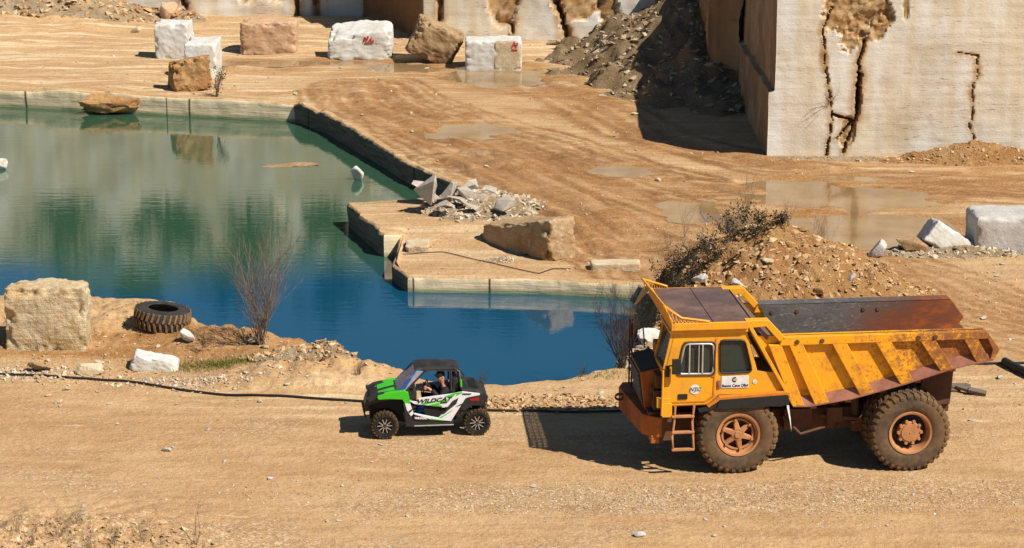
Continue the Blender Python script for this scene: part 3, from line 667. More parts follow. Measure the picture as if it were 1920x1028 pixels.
wall('quarry_wall', 'tall sawn limestone wall with dark cracks on the right', [(9.6, YW), (22, YW + .25), (44, YW + .6), (44, 103), (9.75, 103), (9.62, 93.5)], 6.25, M['wall'], res=.05,
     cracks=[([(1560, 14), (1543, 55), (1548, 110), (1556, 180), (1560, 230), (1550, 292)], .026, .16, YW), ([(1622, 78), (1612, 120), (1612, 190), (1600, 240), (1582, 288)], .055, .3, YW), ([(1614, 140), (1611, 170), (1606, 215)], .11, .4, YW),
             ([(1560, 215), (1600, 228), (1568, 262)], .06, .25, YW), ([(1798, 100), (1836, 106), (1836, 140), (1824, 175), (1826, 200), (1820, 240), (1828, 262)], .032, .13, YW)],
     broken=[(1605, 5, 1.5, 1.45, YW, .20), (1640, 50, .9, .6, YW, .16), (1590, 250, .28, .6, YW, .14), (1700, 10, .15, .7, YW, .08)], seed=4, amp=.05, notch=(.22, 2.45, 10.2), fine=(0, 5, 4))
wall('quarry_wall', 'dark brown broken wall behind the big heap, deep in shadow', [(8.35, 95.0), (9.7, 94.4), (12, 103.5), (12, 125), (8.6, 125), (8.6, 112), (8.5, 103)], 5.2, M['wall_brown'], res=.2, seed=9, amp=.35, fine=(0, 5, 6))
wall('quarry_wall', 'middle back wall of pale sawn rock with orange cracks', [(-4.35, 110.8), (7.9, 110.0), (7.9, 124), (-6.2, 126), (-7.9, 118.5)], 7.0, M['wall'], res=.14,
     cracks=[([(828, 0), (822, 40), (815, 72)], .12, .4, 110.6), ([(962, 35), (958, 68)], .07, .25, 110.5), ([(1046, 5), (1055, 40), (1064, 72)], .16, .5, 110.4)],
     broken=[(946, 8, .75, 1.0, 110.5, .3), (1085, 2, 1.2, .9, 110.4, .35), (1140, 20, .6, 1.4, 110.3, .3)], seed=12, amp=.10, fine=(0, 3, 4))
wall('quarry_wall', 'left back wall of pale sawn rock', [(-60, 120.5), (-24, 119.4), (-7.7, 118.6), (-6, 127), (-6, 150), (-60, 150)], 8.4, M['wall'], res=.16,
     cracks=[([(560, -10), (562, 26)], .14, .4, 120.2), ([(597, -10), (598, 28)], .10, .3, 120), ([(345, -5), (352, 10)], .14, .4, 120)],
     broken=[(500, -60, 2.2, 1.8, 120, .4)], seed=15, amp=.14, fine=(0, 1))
# higher benches of the quarry: above the frame, seen mirrored in the lake
wall('quarry_wall', 'upper bench of the back wall, mirrored in the lake', [(-60, 130), (-20, 129), (-14, 128), (-13.5, 131), (4, 130), (4, 128.2), (11, 128), (11, 160), (-60, 160)], 14.5, M['wall'], res=.5, seed=18, amp=.4)

heap('rubble_heap', 'tall grey brown spoil heap below the middle back wall, half in shadow', 11.0, 103.0, 9.0, 12.0, 5.4, M['soil_grey'], M['rub_grey'], 9000, 51, size=(.05, .5), power=1.0, res=170)
_o, OZ = heap('rubble_heap', 'orange spoil heap behind the dump truck', 7.4, 61.0, 5.0, 4.6, 2.85, M['soil_orange'], M['rub_orange'], 12000, 52, size=(.03, .27), power=.95, res=180, ridge=(1.6, .2, 1.0, .3)); OC = tuple(_o.location)
heap('rubble_heap', 'low heap of broken chips against the foot of the right wall', 17.3, 81.9, 3.9, 1.0, .75, M['soil_orange'], M['rub_orange'], 1300, 53, size=(.05, .25), res=90)
heap('rubble_heap', 'low heap of chips at the foot of the right wall cracks', 12.7, 82.1, 3.2, .5, .18, M['soil_pale'], M['rub_orange'], 420, 54, size=(.04, .2), res=70)
heap('rubble_heap', 'heap of broken slabs at the corner of the stone bench', -1.0, 74.2, 2.3, 2.2, .55, M['soil_pale'], M['rub_white'], 1500, 55, size=(.06, .4), res=90)
heap('rubble_heap', 'long band of rubble at the foot of the left back wall', -25.5, 117.4, 9.5, 2.6, 1.3, M['soil_pale'], M['rub_orange'], 3000, 56, size=(.08, .6), res=120)
heap('rubble_heap', 'small rubble under the tipped white slab on the right', 13.8, 68.3, 2.9, 1.1, .30, M['soil_pale'], M['rub_white'], 900, 57, size=(.05, .35), res=80)
heap('rubble_heap', 'pale stones piled behind the truck bonnet', 3.6, 56.5, 1.0, .9, .55, M['soil_pale'], M['rub_white'], 420, 58, size=(.08, .4), res=70)
heap('rubble_heap', 'stony mound on the bank left of the buggy', -5.2, 56.0, 1.7, .9, .38, M['soil_pale'], M['rub_orange'], 900, 59, size=(.05, .3), res=80)
heap('rubble_heap', 'small pile of chips on the bench before the big tan block', -.35, 68.2, .7, .5, .12, M['soil_pale'], M['rub_white'], 160, 60, size=(.06, .2), res=50)
for i, (x, y, s_) in enumerate(((-1.3, -2.2, .5), (-.4, -1.7, .4), (.9, -2.4, .45), (-2.2, -1.2, .5), (1.9, -1.6, .38), (-1.0, -3.0, .6), (.3, -.9, .35), (2.6, -2.2, .3))):
    me, _, _ = rock_mesh(400 + i, 3, 11, (s_, s_ * .8, s_ * .6), .08, .45)
    o = link('boulder', me, M[('st_grey', 'st_cream', 'st_orange', 'st_white')[i % 4]], smooth=30, cat='boulder', group='larger rocks on the orange heap', label='larger broken rock half buried in the front of the orange spoil heap')
    o.location = (OC[0] + x, OC[1] + y, OC[2] + float(OZ(np.array([x]), np.array([y]))[0]) + s_ * .12); o.rotation_euler = (.2 * i, .3, i)
# large slabs of the broken heap
SL = [(795, 372, 40, 18, 20), (822, 380, 36, 50, -38), (842, 372, 20, 40, 10), (868, 378, 30, 26, 30), (882, 368, 22, 30, -12), (858, 392, 30, 16, 0), (806, 388, 26, 12, 15), (902, 385, 22, 14, 20),
      (950, 398, 26, 20, -30), (878, 400, 24, 12, 40), (838, 400, 22, 14, -15), (915, 375, 20, 12, 12)]
sl_me = []
for i in range(5):
    V_, F_ = shard(320 + i); V_ = V_ / np.ptp(V_, axis=0); V_[:, 2] += .5; sl_me.append(npmesh('slab', V_, F_))
for i, (px, py, wpx, hpx, tl) in enumerate(SL):
    p = gp(px, py + hpx * .45); s = p.y * .966 + 4.4; wd = wpx / FPX * s; hh = hpx / FPX * s
    o = link('broken_slab', sl_me[i % 5], M['st_slab'], cat='slab', group='broken slabs on the bench corner heap',
             label='broken grey slab lying loose on the heap at the bench corner' if i != 1 else 'tallest broken slab leaning on the heap at the bench corner')
    o.scale = (wd * 1.45, wd * 1.1, hh * .95); o.location = (p.x, p.y - .1, p.z + .32); o.rotation_euler = (R(random.uniform(-15, 15)), R(tl), R(random.uniform(-40, 40)))
# ---------------- loose stones ----------------
LG = [('small loose stone on the dirt track in the foreground', 'loose stones on the near track', (-11, 12), (43.4, 51.5), 90, (.05, .15), M['st_grey']),
      ('small pale stone on the bank by the near shore', 'loose stones on the near bank', (-13.5, 3), (52.5, 57.5), 80, (.08, .30), M['st_cream']),
      ('small stone on the wide muddy floor beyond the lake', 'loose stones on the far floor', (-14, 16), (78, 108), 60, (.12, .35), M['st_cream']),
      ('small stone on the ground right of the truck', 'loose stones right of the truck', (9, 15.5), (50, 68), 50, (.07, .28), M['st_grey'])]
small = [rock_mesh(700 + i, 2, 10, (1, rng.uniform(.6, .9), rng.uniform(.35, .7)), .03, .5)[0] for i in range(6)]
for lab, grp, xr, yr, n, sr, mt in LG:
    mm = [s.copy() for s in small]
    for q in mm: q.materials.append(mt); q.shade_flat()
    xs = rng.uniform(*xr, n); ys_ = rng.uniform(*yr, n)
    sdv = lake_sd(xs, ys_); zz = height(xs, ys_, sdv)
    for x, y, d, z in zip(xs, ys_, sdv, zz):
        if d > -.15 or abs(x) > .24 * y: continue
        if 3 < x < 11.5 and 47.3 < y < 51.5: continue
        if -3.6 < x < -.4 and 49.8 < y < 52: continue
        s = sr[0] + (sr[1] - sr[0]) * rng.power(.5)
        o = link('stone', mm[rng.integers(6)], None, label=lab, cat='stone', group=grp); o.scale = (s, s, s); o.location = (x, y, z + s * .12); o.rotation_euler = (0, 0, rng.uniform(0, 6))
NS = [(628, 0, 314, 848, 24, 'grey flat stone on the open track below the left shore'), (0, 0, 1010 / 2, 900, 16, 'grey pebble on the track below the buggy'), (0, 0, 1200, 1008, 26, 'white stone on the track at the bottom below the truck'), (0, 0, 713, 836, 12, 'white pebble just in front of the buggy'), (0, 0, 1000, 915, 14, 'pale pebble in the gravel between buggy and truck')]
for _, _, px, py, wp, lab in NS: boulder(px - wp / 2, px + wp / 2, py, py - wp * .32, M['st_grey'], lab, int(px), depth=.7, cuts=8, name='stone', cat='stone', sub=2)
def scatter(name, n, fx, sz, mat, label, seed, pw=.3):
    x, y = fx(n); sdv = lake_sd(x, y); k = sdv < -.06; x, y, sdv = x[k], y[k], sdv[k]; z = height(x, y, sdv)
    r = np.random.default_rng(seed); s = sz[0] + (sz[1] - sz[0]) * r.power(pw, len(x))
    return stones(name, np.stack([x, y, z], 1), s, mat, None, seed, .1, label=label, cat='gravel', kind='stuff')
def clump(cx, cy, rx, ry):
    def f(n): return rng.normal(cx, rx, n), rng.normal(cy, ry, n)
    return f
scatter('gravel', 9500, clump(3.6, 46.2, 4.8, .60), (.014, .075), M['gravel'], 'band of loose gravel along the near track below the truck', 81)
scatter('gravel', 12000, lambda n: (rng.uniform(-12, 13, n), rng.uniform(42.8, 53, n)), (.01, .055), M['gravel'], 'fine gravel strewn over the near track', 82, .25)
scatter('gravel', 1400, clump(-8.8, 43.2, 1.5, .6), (.03, .17), M['rub_orange'], 'rubble at the bottom left corner', 83)
scatter('gravel', 1700, clump(.6, 52.9, 1.2, .28), (.03, .22), M['rub_orange'], 'broken flat stones between buggy and truck', 84)
scatter('gravel', 2600, lambda n: (rng.uniform(-14.5, -2.6, n), rng.uniform(54.6, 62, n)), (.02, .16), M['rub_orange'], 'chips of stone over the near bank', 85, .25)
scatter('gravel', 900, clump(-8.2, 54.6, 1.3, .3), (.03, .16), M['rub_white'], 'pale chips below the flat rock', 86)
scatter('gravel', 700, clump(-12.6, 55.2, .9, .35), (.04, .2), M['rub_white'], 'pale chips in front of the big pitted block', 87)
scatter('gravel', 2200, lambda n: (rng.uniform(8, 17, n), rng.uniform(51, 72, n)), (.02, .13), M['gravel'], 'gravel over the ground right of the truck', 88)
scatter('gravel', 2600, lambda n: (rng.uniform(-22, 20, n), rng.uniform(78, 118, n)), (.03, .16), M['gravel'], 'scattered chips over the far floor', 89, .25)
scatter('gravel', 900, lambda n: (rng.uniform(-4, 8, n), rng.uniform(66.5, 77, n)), (.02, .14), M['gravel'], 'chips over the stone bench by the water', 90, .25)
# ---------------- dump truck ----------------
YEL = (.86, .37, .008); DIRT = (.20, .085, .03)
M['yellow'] = paint('worn_yellow_paint', YEL, (.46, .20, .05), .52, .42, 2.4)
def mat_bedpaint():
    t = NT('rusting_yellow_paint'); n1 = t.noise(2.0, 6, .75); n2 = t.noise(13, 4, .8); n3 = t.noise(1.0, 5, .6, t.map((7, 7, .9))); sx = t.n('ShaderNodeSeparateXYZ'); t.l(t.tc.outputs['Object'], sx.inputs[0])
    g = t.ramp(sx.outputs[0], 1.5, 5.9, 0, .20); low_ = t.ramp(sx.outputs[2], 2.7, 1.7, 0, .06)
    v = t.math('ADD', t.math('ADD', n1, g), low_)
    k = t.mix(t.ramp(v, .52, .74, 0, .85), (.84, .36, .008), (.30, .10, .03)); k = t.mix(t.ramp(t.math('ADD', n2, g), .60, .68, 0, .75), k, (.20, .07, .025)); k = t.mix(t.ramp(n3, .58, .75, 0, .5), k, (.42, .15, .02))
    return t.fin(k, t.ramp(v, .4, .7, .42, .8), t.bump(n2, .15, .02), 0, .5)
M['yellow_rib'] = mat_bedpaint()
M['orange_dk'] = paint('shaded_orange_paint', (.42, .115, .010), (.14, .045, .015), .6, .6, 1.8)  # bonnet and bumper orange darkened to carry their shade; dirt mottled over it
M['orange'] = paint('faded_orange_paint', (.62, .20, .012), (.25, .08, .02), .5, .5, 1.8)
M['rustred'] = paint('rusty_lip', (.30, .12, .07), (.16, .05, .03), .7, .7, 2.5)
M['rustpl'] = paint('rusty_plate', (.105, .062, .052), (.26, .15, .10), .55, .42, 1.3, spec=.6)
M['frame'] = paint('dusty_brown_frame', (.13, .052, .024), (.05, .025, .015), .6, .8, 2)
M['rim'] = paint('dusty_orange_rim', (.50, .22, .085), (.26, .12, .05), .5, .7, 3)
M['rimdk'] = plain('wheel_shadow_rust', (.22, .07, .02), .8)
M['black'] = plain('black_rubber', (.018, .018, .017), .6)
M['seal'] = plain('brown_window_seal', (.10, .04, .015), .6)
M['alu'] = plain('aluminium_trim', (.62, .62, .60), .35, .6)
M['white'] = plain('white_enamel', (.78, .78, .76), .4)
M['navy'] = plain('navy_lettering', (.015, .015, .16), .5)
M['greyp'] = plain('grey_plastic', (.16, .17, .17), .5)
M['seat'] = plain('seat_cloth', (.20, .19, .16), .9)
def mat_tyre(name, side, dust, amt):
    t = NT(name); n = t.noise(1.6, 5, .7); n2 = t.noise(9, 4, .7); k = t.mix(t.ramp(n, .5 - amt, .75 - amt * .5), side, dust); k = t.mix(t.ramp(n2, .45, .7, 0, .6), k, tuple(x * 1.3 for x in dust))
    return t.fin(k, .9, t.bump(n2, .3, .02), 0, .2)
M['tyre'] = mat_tyre('dusty_tyre', (.060, .050, .038), (.155, .090, .045), .22)
M['tread'] = mat_tyre('tyre_tread', (.055, .042, .030), (.17, .095, .045), .28)
def mat_glass(name, c, a=.25, rough=.05):
    t = NT(name); m = t.fin(c, rough, None, 0, .6); t.b.inputs['Alpha'].default_value = a; return m
M['glass'] = mat_glass('cab_glass', (.05, .07, .06), .45)
def mat_bed():
    t = NT('scratched_bed_steel'); n = t.noise(1.0, 6, .75, t.map((1.2, 1.2, 3.0))); sc_ = t.noise(1.0, 7, .85, t.map((9, 9, 22), (0, R(24), 0))); sx = t.n('ShaderNodeSeparateXYZ'); t.l(t.tc.outputs['Object'], sx.inputs[0])
    k = t.mix(t.ramp(n, .35, .65), (.105, .098, .092), (.17, .155, .145)); k = t.mix(t.ramp(sc_, .54, .66, 0, .7), k, (.55, .52, .46))
    e = t.math('ADD', sx.outputs[0], t.math('MULTIPLY', n, 3.0)); e = t.math('SUBTRACT', e, t.math('MULTIPLY', sx.outputs[2], 1.1))
    k = t.mix(t.ramp(e, 1.2, 2.9), k, (.20, .075, .04)); k = t.mix(t.math('MULTIPLY', t.ramp(e, 2.2, 3.6), t.ramp(n, .45, .6, 0, .8)), k, (.42, .11, .02))
    return t.fin(k, .42, t.bump(sc_, .25, .02), .25, .5)
M['bed'] = mat_bed()
def grating_mat():
    return M['yellow']
TH = R(6.0); TO = at(1383, 888)
truck = empty('dump_truck', (TO.x, TO.y, 0), TH, label='big yellow quarry dump truck with rusty ribbed bed, parked on the track', cat='dump truck')
truck.location.z = gz(TO.x + 1, TO.y + .5) - .02
def TB(name, mat, f, parent=None, bevel=0, smooth=None, **k):
    mb = MB(); f(mb); return mb.build(name, mat, parent or truck, bevel=bevel, smooth=smooth, **k)
def big_wheel(x, y, side, rear):
    """side -1: outer face towards -y"""
    w0 = MB(); prof = [(.49, -.20), (.53, -.235), (.66, -.255), (.80, -.25), (.885, -.215), (.905, -.17), (.91, 0), (.905, .17), (.885, .215), (.80, .25), (.66, .255), (.53, .235), (.49, .20)]
    h = empty('wheel', (x, y, .93)); h.parent = truck
    w0.lathe(prof, n=72); ty = w0.build('tyre', M['tyre'], h, smooth=50)
    g = MB(); n = 34
    for i in range(n):
        for sg in (-1, 1):
            a = 2 * math.pi * (i + (.5 if sg > 0 else 0)) / n; Mx = Matrix.Rotation(-a, 4, 'Y')
            def P(r, y_, t): return Mx @ Vector((r * math.cos(t), y_ * sg, r * math.sin(t)))
            t0 = .052; sk = .05
            V = []
            for (y_, r, dt) in ((.02, .93, sk), (.20, .93, 0), (.262, .865, -.01)):
                V += [P(r - .055, y_, -t0 + dt), P(r - .055, y_, t0 + dt), P(r, y_, t0 * .85 + dt), P(r, y_, -t0 * .85 + dt)]
            g.add(V, [(0, 1, 2, 3), (8, 11, 10, 9)] + [(k * 4 + a_, (k + 1) * 4 + a_, (k + 1) * 4 + (a_ + 1) % 4, k * 4 + (a_ + 1) % 4) for k in range(2) for a_ in range(4)])
    g.build('tread', M['tread'], h)
    s = side
    r_ = MB()
    if not rear:
        r_.lathe([(.51, s * .20), (.50, s * .245), (.455, s * .235), (.44, s * .17), (.40, s * .15), (.385, s * .11)], n=48)
        r_.lathe([(.385, s * .10), (.37, s * .16), (.33, s * .16), (.33, s * .1)], n=48)
        for i in range(6):
            Mx = Matrix.Rotation(i * math.pi / 3 + .35, 4, 'Y')
            r_.add([(.10, s * .15, -.075), (.36, s * .12, -.05), (.36, s * .12, .05), (.10, s * .15, .075), (.10, s * .20, -.05), (.35, s * .165, -.03), (.35, s * .165, .03), (.10, s * .20, .05)], [(0, 3, 2, 1), (4, 5, 6, 7), (0, 1, 5, 4), (1, 2, 6, 5), (2, 3, 7, 6), (3, 0, 4, 7)], 0, Mx)
            r_.tube([Mx @ Vector((.345, s * .12, 0)), Mx @ Vector((.345, s * .21, 0))], .032, 8)
        r_.lathe([(0, s * .225), (.075, s * .225), (.085, s * .20), (.135, s * .20), (.15, s * .12)], n=32)
    else:
        r_.lathe([(.51, s * .20), (.50, s * .25), (.455, s * .24), (.42, s * .17), (.40, s * .05), (.39, -s * .1)], n=48)
        r_.lathe([(0, s * .19), (.23, s * .19), (.25, s * .175), (.25, -s * .05)], n=40); r_.lathe([(.20, s * .19), (.20, s * .21), (.13, s * .215), (.02, s * .215), (0, s * .24)], n=32)
        for i in range(10):
            a = i * math.pi / 5; r_.lathe([(0, s * .205), (.035, s * .205), (.04, s * .15)], c=(.262 * math.cos(a), 0, .262 * math.sin(a)), n=10)
    r_.build('rim', M['rim'], h, smooth=35)
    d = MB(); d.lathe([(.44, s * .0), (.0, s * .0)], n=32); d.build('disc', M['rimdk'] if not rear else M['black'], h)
    return h
big_wheel(0, .27, -1, False); big_wheel(0, 2.75, 1, False)
big_wheel(3.9, .0, -1, True); big_wheel(3.9, .58, -1, True); big_wheel(3.9, 3.0, 1, True); big_wheel(3.9, 2.45, 1, True)
# chassis
def f(m):
    m.box((-1.5, .85, .75), (4.9, 1.05, 1.25)); m.box((-1.5, 1.95, .75), (4.9, 2.15, 1.25))
    for x in (-1.3, .9, 2.0, 3.0, 4.7): m.box((x, 1.05, .8), (x + .16, 1.95, 1.2))
    m.box((4.55, .7, 1.1), (5.05, 2.3, 1.75)); m.prism([(4.35, 1.3), (5.05, 1.3), (5.1, 2.15), (4.75, 2.3), (4.35, 2.0)], .62, .86); m.prism([(4.35, 1.3), (5.05, 1.3), (5.1, 2.15), (4.75, 2.3), (4.35, 2.0)], 2.2, 2.4)
TB('chassis', M['frame'], f, bevel=.015)
def f(m):
    m.tube([(0, .3, .93), (0, 2.7, .93)], .16, 12); m.tube([(3.9, 0, .93), (3.9, 3.0, .93)], .24, 14); m.lathe([(.1, -.4), (.38, -.25), (.42, 0), (.38, .25), (.1, .4)], c=(3.9, 1.5, .93), n=20)
TB('axle', M['frame'], f, smooth=40)
def f(m):
    m.tube([(2.3, .72, .8), (2.35, .74, 1.7)], .13, 14); m.tube([(2.35, .74, 1.6), (2.4, .78, 2.1)], .08, 12); m.tube([(2.9, .7, .85), (2.8, .75, 1.75)], .10, 12); m.box((2.75, .55, .75), (3.05, .85, 1.0)); m.tube([(2.0, .6, 1.15), (3.3, .55, 1.0)], .05, 8)
    m.box((1.15, .5, .85), (1.8, 1.0, 1.35)); m.tube([(1.1, .45, 1.2), (1.5, .35, .8), (2.1, .5, .9)], .035, 8); m.tube([(3.1, .5, 1.5), (2.9, .45, 1.1), (3.2, .5, .8)], .03, 8); m.box((2.15, .5, 1.0), (2.5, .9, 1.35))
TB('hydraulic_cylinder', M['frame'], f, bevel=.01)
# bed
SIDE = [(-1.53, 3.43), (-1.55, 3.6), (.63, 3.6), (.99, 3.2), (5.62, 3.2), (5.97, 2.76), (5.83, 2.5), (4.92, 2.33), (3.83, 2.0), (2.61, 1.69), (1.63, 1.54), (1.24, 1.55), (.18, 3.43)]
def low(x): return float(np.interp(x, [1.24, 1.63, 2.61, 3.83, 4.92, 5.83], [1.55, 1.54, 1.69, 2.0, 2.33, 2.5]))
def zfront(x): return 3.43 - (x - .18) * (1.88 / 1.06)
RIBS = [(.66, .93, 1.23, 1.50), (1.12, 1.42, 1.74, 2.06), (2.10, 2.42, 2.78, 3.08), (3.10, 3.44, 3.70, 4.00), (4.12, 4.46, 4.62, 4.90), (5.14, 5.44, 5.44, 5.74)]
def bed_side(m, yo, s):
    """yo outer plane, s=+1: inside is +y"""
    def Y(d): return yo + s * d
    def pr(poly, d0, d1, mi=0): m.prism(poly, min(Y(d0), Y(d1)), max(Y(d0), Y(d1)), mi)
    pr([(.42, 3.02), (.30, 3.22), (.99, 3.2), (5.60, 3.2), (5.95, 2.76), (5.81, 2.52), (4.92, 2.36), (3.83, 2.03), (2.61, 1.72), (1.63, 1.57), (1.25, 1.57)], .13, .20)     # web
    pr([(.18, 3.43), (.11, 3.6), (.63, 3.6), (1.03, 3.16), (.88, 3.10), (.56, 3.46), (.27, 3.44), (1.32, 1.56), (1.24, 1.55)], .0, .26)     # cheek with its frame
    pr([(.88, 3.0), (.95, 3.2), (5.62, 3.2), (5.68, 3.12), (5.66, 3.02)], .0, .30)         # top rail
    pr([(5.66, 3.02), (5.68, 3.14), (5.97, 2.76), (5.83, 2.5), (5.74, 2.52), (5.80, 2.76)], .0, .24)
for yo, s in ((.04, 1), (3.06, -1)): TB('side_wall', M['yellow_rib'], lambda m: bed_side(m, yo, s), bevel=.012)
def ribf(m, r, yo, s):
    a, b, c, d = r; zt = 3.02; y0, y1 = yo + s * .004, yo + s * .15
    lb, rb = low(c), low(d); k = s
    P = [(a - .02, zt), (b, zt), (d, rb + .03), (c, lb + .03)]
    m.prism(P, min(y0, y1), max(y0, y1))
for yo, s in ((.04, 1), (3.06, -1)):
    for r in RIBS: TB('rib', M['yellow_rib'], lambda m: ribf(m, r, yo, s), bevel=.012)
for yo, s in ((.04, 1), (3.06, -1)):
    def f(m):
        xs = [1.24, 1.63, 2.61, 3.83, 4.92, 5.83]
        for x0, x1 in zip(xs[:-1], xs[1:]):
            a, b = low(x0), low(x1); ya, yb = yo + s * .0, yo + s * .128
            m.add([(x0, ya, a), (x1, ya, b), (x1, yb, b), (x0, yb, a), (x0, ya, a + .02), (x1, ya, b + .02), (x1, yb - s * .002, b + .24), (x0, yb - s * .002, a + .24)], [(0, 3, 2, 1), (4, 5, 6, 7), (0, 1, 5, 4), (1, 2, 6, 5), (2, 3, 7, 6), (3, 0, 4, 7)])
    TB('lower_lip', M['rustred'], f)
for yo, s in ((.04, 1), (3.06, -1)):
    def f(m):
        p = [(1.0, 3.18), (5.60, 3.18), (5.94, 2.74), (5.8, 2.56), (4.92, 2.40), (3.83, 2.08), (2.61, 1.76), (1.7, 1.62), (1.05, 3.1)]
        a, b = yo + s * .302, yo + s * .33; m.prism(p, min(a, b), max(a, b))
        if s < 0: m.box((.97, yo - .32, 3.196), (5.60, yo + .01, 3.215))
    TB('liner', M['bed'], f)
def f(m):
    xs = [1.35, 1.63, 2.61, 3.83, 4.92, 5.83]
    for x0, x1 in zip(xs[:-1], xs[1:]):
        a, b = low(x0) + .05, low(x1) + .05; m.hexa([(x0, .3, a), (x1, .3, b), (x1, 2.8, b), (x0, 2.8, a), (x0, .3, a + .06), (x1, .3, b + .06), (x1, 2.8, b + .06), (x0, 2.8, a + .06)])
    m.hexa([(.22, .30, 3.44), (1.35, .30, 1.6), (1.35, 2.8, 1.6), (.22, 2.8, 3.44), (.34, .30, 3.5), (1.45, .30, 1.66), (1.45, 2.8, 1.66), (.34, 2.8, 3.5)])
    for x in (1.7, 2.5, 3.3, 4.1, 4.9): m.box((x, .3, low(x) - .14), (x + .14, 2.8, low(x) + .04))
TB('bed_floor', M['bed'], f)
def f(m):
    m.box((-1.50, .06, 3.50), (.24, 3.04, 3.585)); m.box((-.62, .06, 3.585), (-.60, 3.04, 3.60))
    m.hexa([(.24, .06, 3.50), (.62, .30, 3.46), (.62, 2.8, 3.46), (.24, 3.04, 3.50), (.24, .06, 3.59), (.66, .30, 3.60), (.66, 2.8, 3.60), (.24, 3.04, 3.59)]) if False else None
    m.hexa([(.24, .06, 3.52), (1.05, .30, 2.62), (1.05, 2.8, 2.62), (.24, 3.04, 3.52), (.28, .06, 3.585), (1.12, .30, 2.68), (1.12, 2.8, 2.68), (.28, 3.04, 3.585)])
TB('canopy', M['rustpl'], f)
def f(m):
    m.box((-1.55, 0.0, 3.43), (.16, .06, 3.60)); m.box((-1.55, 3.04, 3.43), (.24, 3.10, 3.58)); m.box((-1.58, 0.0, 3.43), (-1.50, 3.10, 3.60))
    m.prism([(-1.58, 3.42), (.1, 3.42), (.1, 3.5), (-1.5, 3.5)], .3, .36)
TB('canopy_frame', M['yellow'], f, bevel=.012)
def f(m):
    top = lambda y: 3.6 + .40 - .06 * y
    xt = -1.74
    m.tube([(-.72, .03, 3.62), (-1.35, .03, 3.72), (xt, .05, top(0)), (xt, 3.05, top(3)), (-1.15, 3.07, 3.62)], .028, 6)
    for i in range(56):
        y = .05 + i * 3.0 / 55; m.tube([(-1.56, y, 3.58), (xt, y, top(y))], .018, 4)
    for i in range(27):
        y = .05 + i * .108; m.tube([(-1.56, y, 3.58), (xt, y + .2, top(y + .2))], .016, 4); m.tube([(-1.56, y + .2, 3.58), (xt, y, top(y))], .016, 4)
    for k in (.33, .66): m.tube([(-1.56 + (xt + 1.56) * k, .05, 3.58 + .4 * k), (-1.56 + (xt + 1.56) * k, 3.05, 3.58 + .24 * k)], .012, 4)
    for i in range(10):
        x = -.80 - i * .085; zt = np.interp(x, [-1.74, -1.35, -.72], [4.0, 3.72, 3.62]); m.tube([(x, .03, 3.58), (x, .03, zt)], .010, 4); m.tube([(x, .03, 3.58), (x - .1, .03, zt)], .010, 4)
        x = -1.15 - i * .06; zt = np.interp(x, [-1.74, -1.15], [3.82, 3.62]); m.tube([(x, 3.07, 3.58), (x, 3.07, zt)], .010, 4)
TB('guard_grating', M['yellow'], f)
for x, y, z in ((1.28, .028, 3.08), (1.85, .028, 3.09), (4.06, .028, 3.1), (4.45, .028, 3.1), (1.3, 2.72, 3.02), (1.9, 2.72, 3.02), (3.5, 2.72, 3.02), (3.85, 2.72, 3.02)):
    TB('bolt', M['frame'], lambda m: m.lathe([(.0, -.015), (.045, -.015), (.055, .0)], c=(x, y, z), n=12))
# cab
CABS = [(-1.56, 1.66), (-.72, 1.66), (-.46, 1.88), (1.05, 1.90), (.80, 2.36), (.40, 2.40), (.14, 3.34), (-1.50, 3.34), (-1.70, 2.44)]
def f(m):
    W1 = [(-1.43, 2.36), (-.56, 2.34), (-.56, 3.12), (-1.28, 3.13)]; W2 = [(-.43, 2.38), (.29, 2.40), (.10, 3.14), (-.45, 3.15)]
    # side skin in strips round the window openings
    for a, b in ((.12, .17), (1.22, 1.27)):
        for P in ([(-1.56, 1.66), (-.72, 1.66), (-.56, 1.795), (-.56, 2.34), (-1.43, 2.36), (-1.70, 2.44)], [(-.56, 1.795), (-.46, 1.88), (-.43, 1.88), (-.43, 2.38), (-.56, 2.34)], [(-.43, 1.88), (1.05, 1.90), (.80, 2.36), (.40, 2.40), (.29, 2.40), (-.43, 2.38)],
                  [(-1.70, 2.44), (-1.43, 2.36), (-1.28, 3.13), (-1.50, 3.34)], [(-1.50, 3.34), (-1.28, 3.13), (-.56, 3.12), (-.56, 3.34)], [(-.56, 2.34), (-.43, 2.38), (-.45, 3.15), (-.45, 3.34), (-.56, 3.34)], [(-.45, 3.34), (-.45, 3.15), (.10, 3.14), (.14, 3.34)], [(.29, 2.40), (.40, 2.40), (.14, 3.34), (.10, 3.14)]): m.prism(P, a, b)
    m.hexa([(.36, .17, 2.40), (.42, .17, 2.40), (.42, 1.22, 2.40), (.36, 1.22, 2.40), (.10, .17, 3.34), (.16, .17, 3.34), (.16, 1.22, 3.34), (.10, 1.22, 3.34)])
    m.box((-1.56, .17, 1.62), (1.0, 1.22, 1.68)); m.hexa([(-1.60, .17, 1.66), (-1.54, .17, 1.66), (-1.54, 1.22, 1.66), (-1.60, 1.22, 1.66), (-1.73, .17, 2.5), (-1.67, .17, 2.5), (-1.67, 1.22, 2.5), (-1.73, 1.22, 2.5)])
    m.prism([(.40, 2.34), (.80, 2.34), (1.05, 1.9), (.4, 1.9)], .17, 1.22)
    for y in (.12, 1.20): m.hexa([(-1.74, y, 2.48), (-1.66, y, 2.48), (-1.66, y + .07, 2.48), (-1.74, y + .07, 2.48), (-1.56, y, 3.34), (-1.48, y, 3.34), (-1.48, y + .07, 3.34), (-1.56, y + .07, 3.34)])
cab = TB('cab', M['yellow'], f)
def f(m): m.prism([(-1.60, 3.34), (.18, 3.34), (.14, 3.44), (-.1, 3.485), (-1.45, 3.47), (-1.62, 3.42)], .06, 1.34)
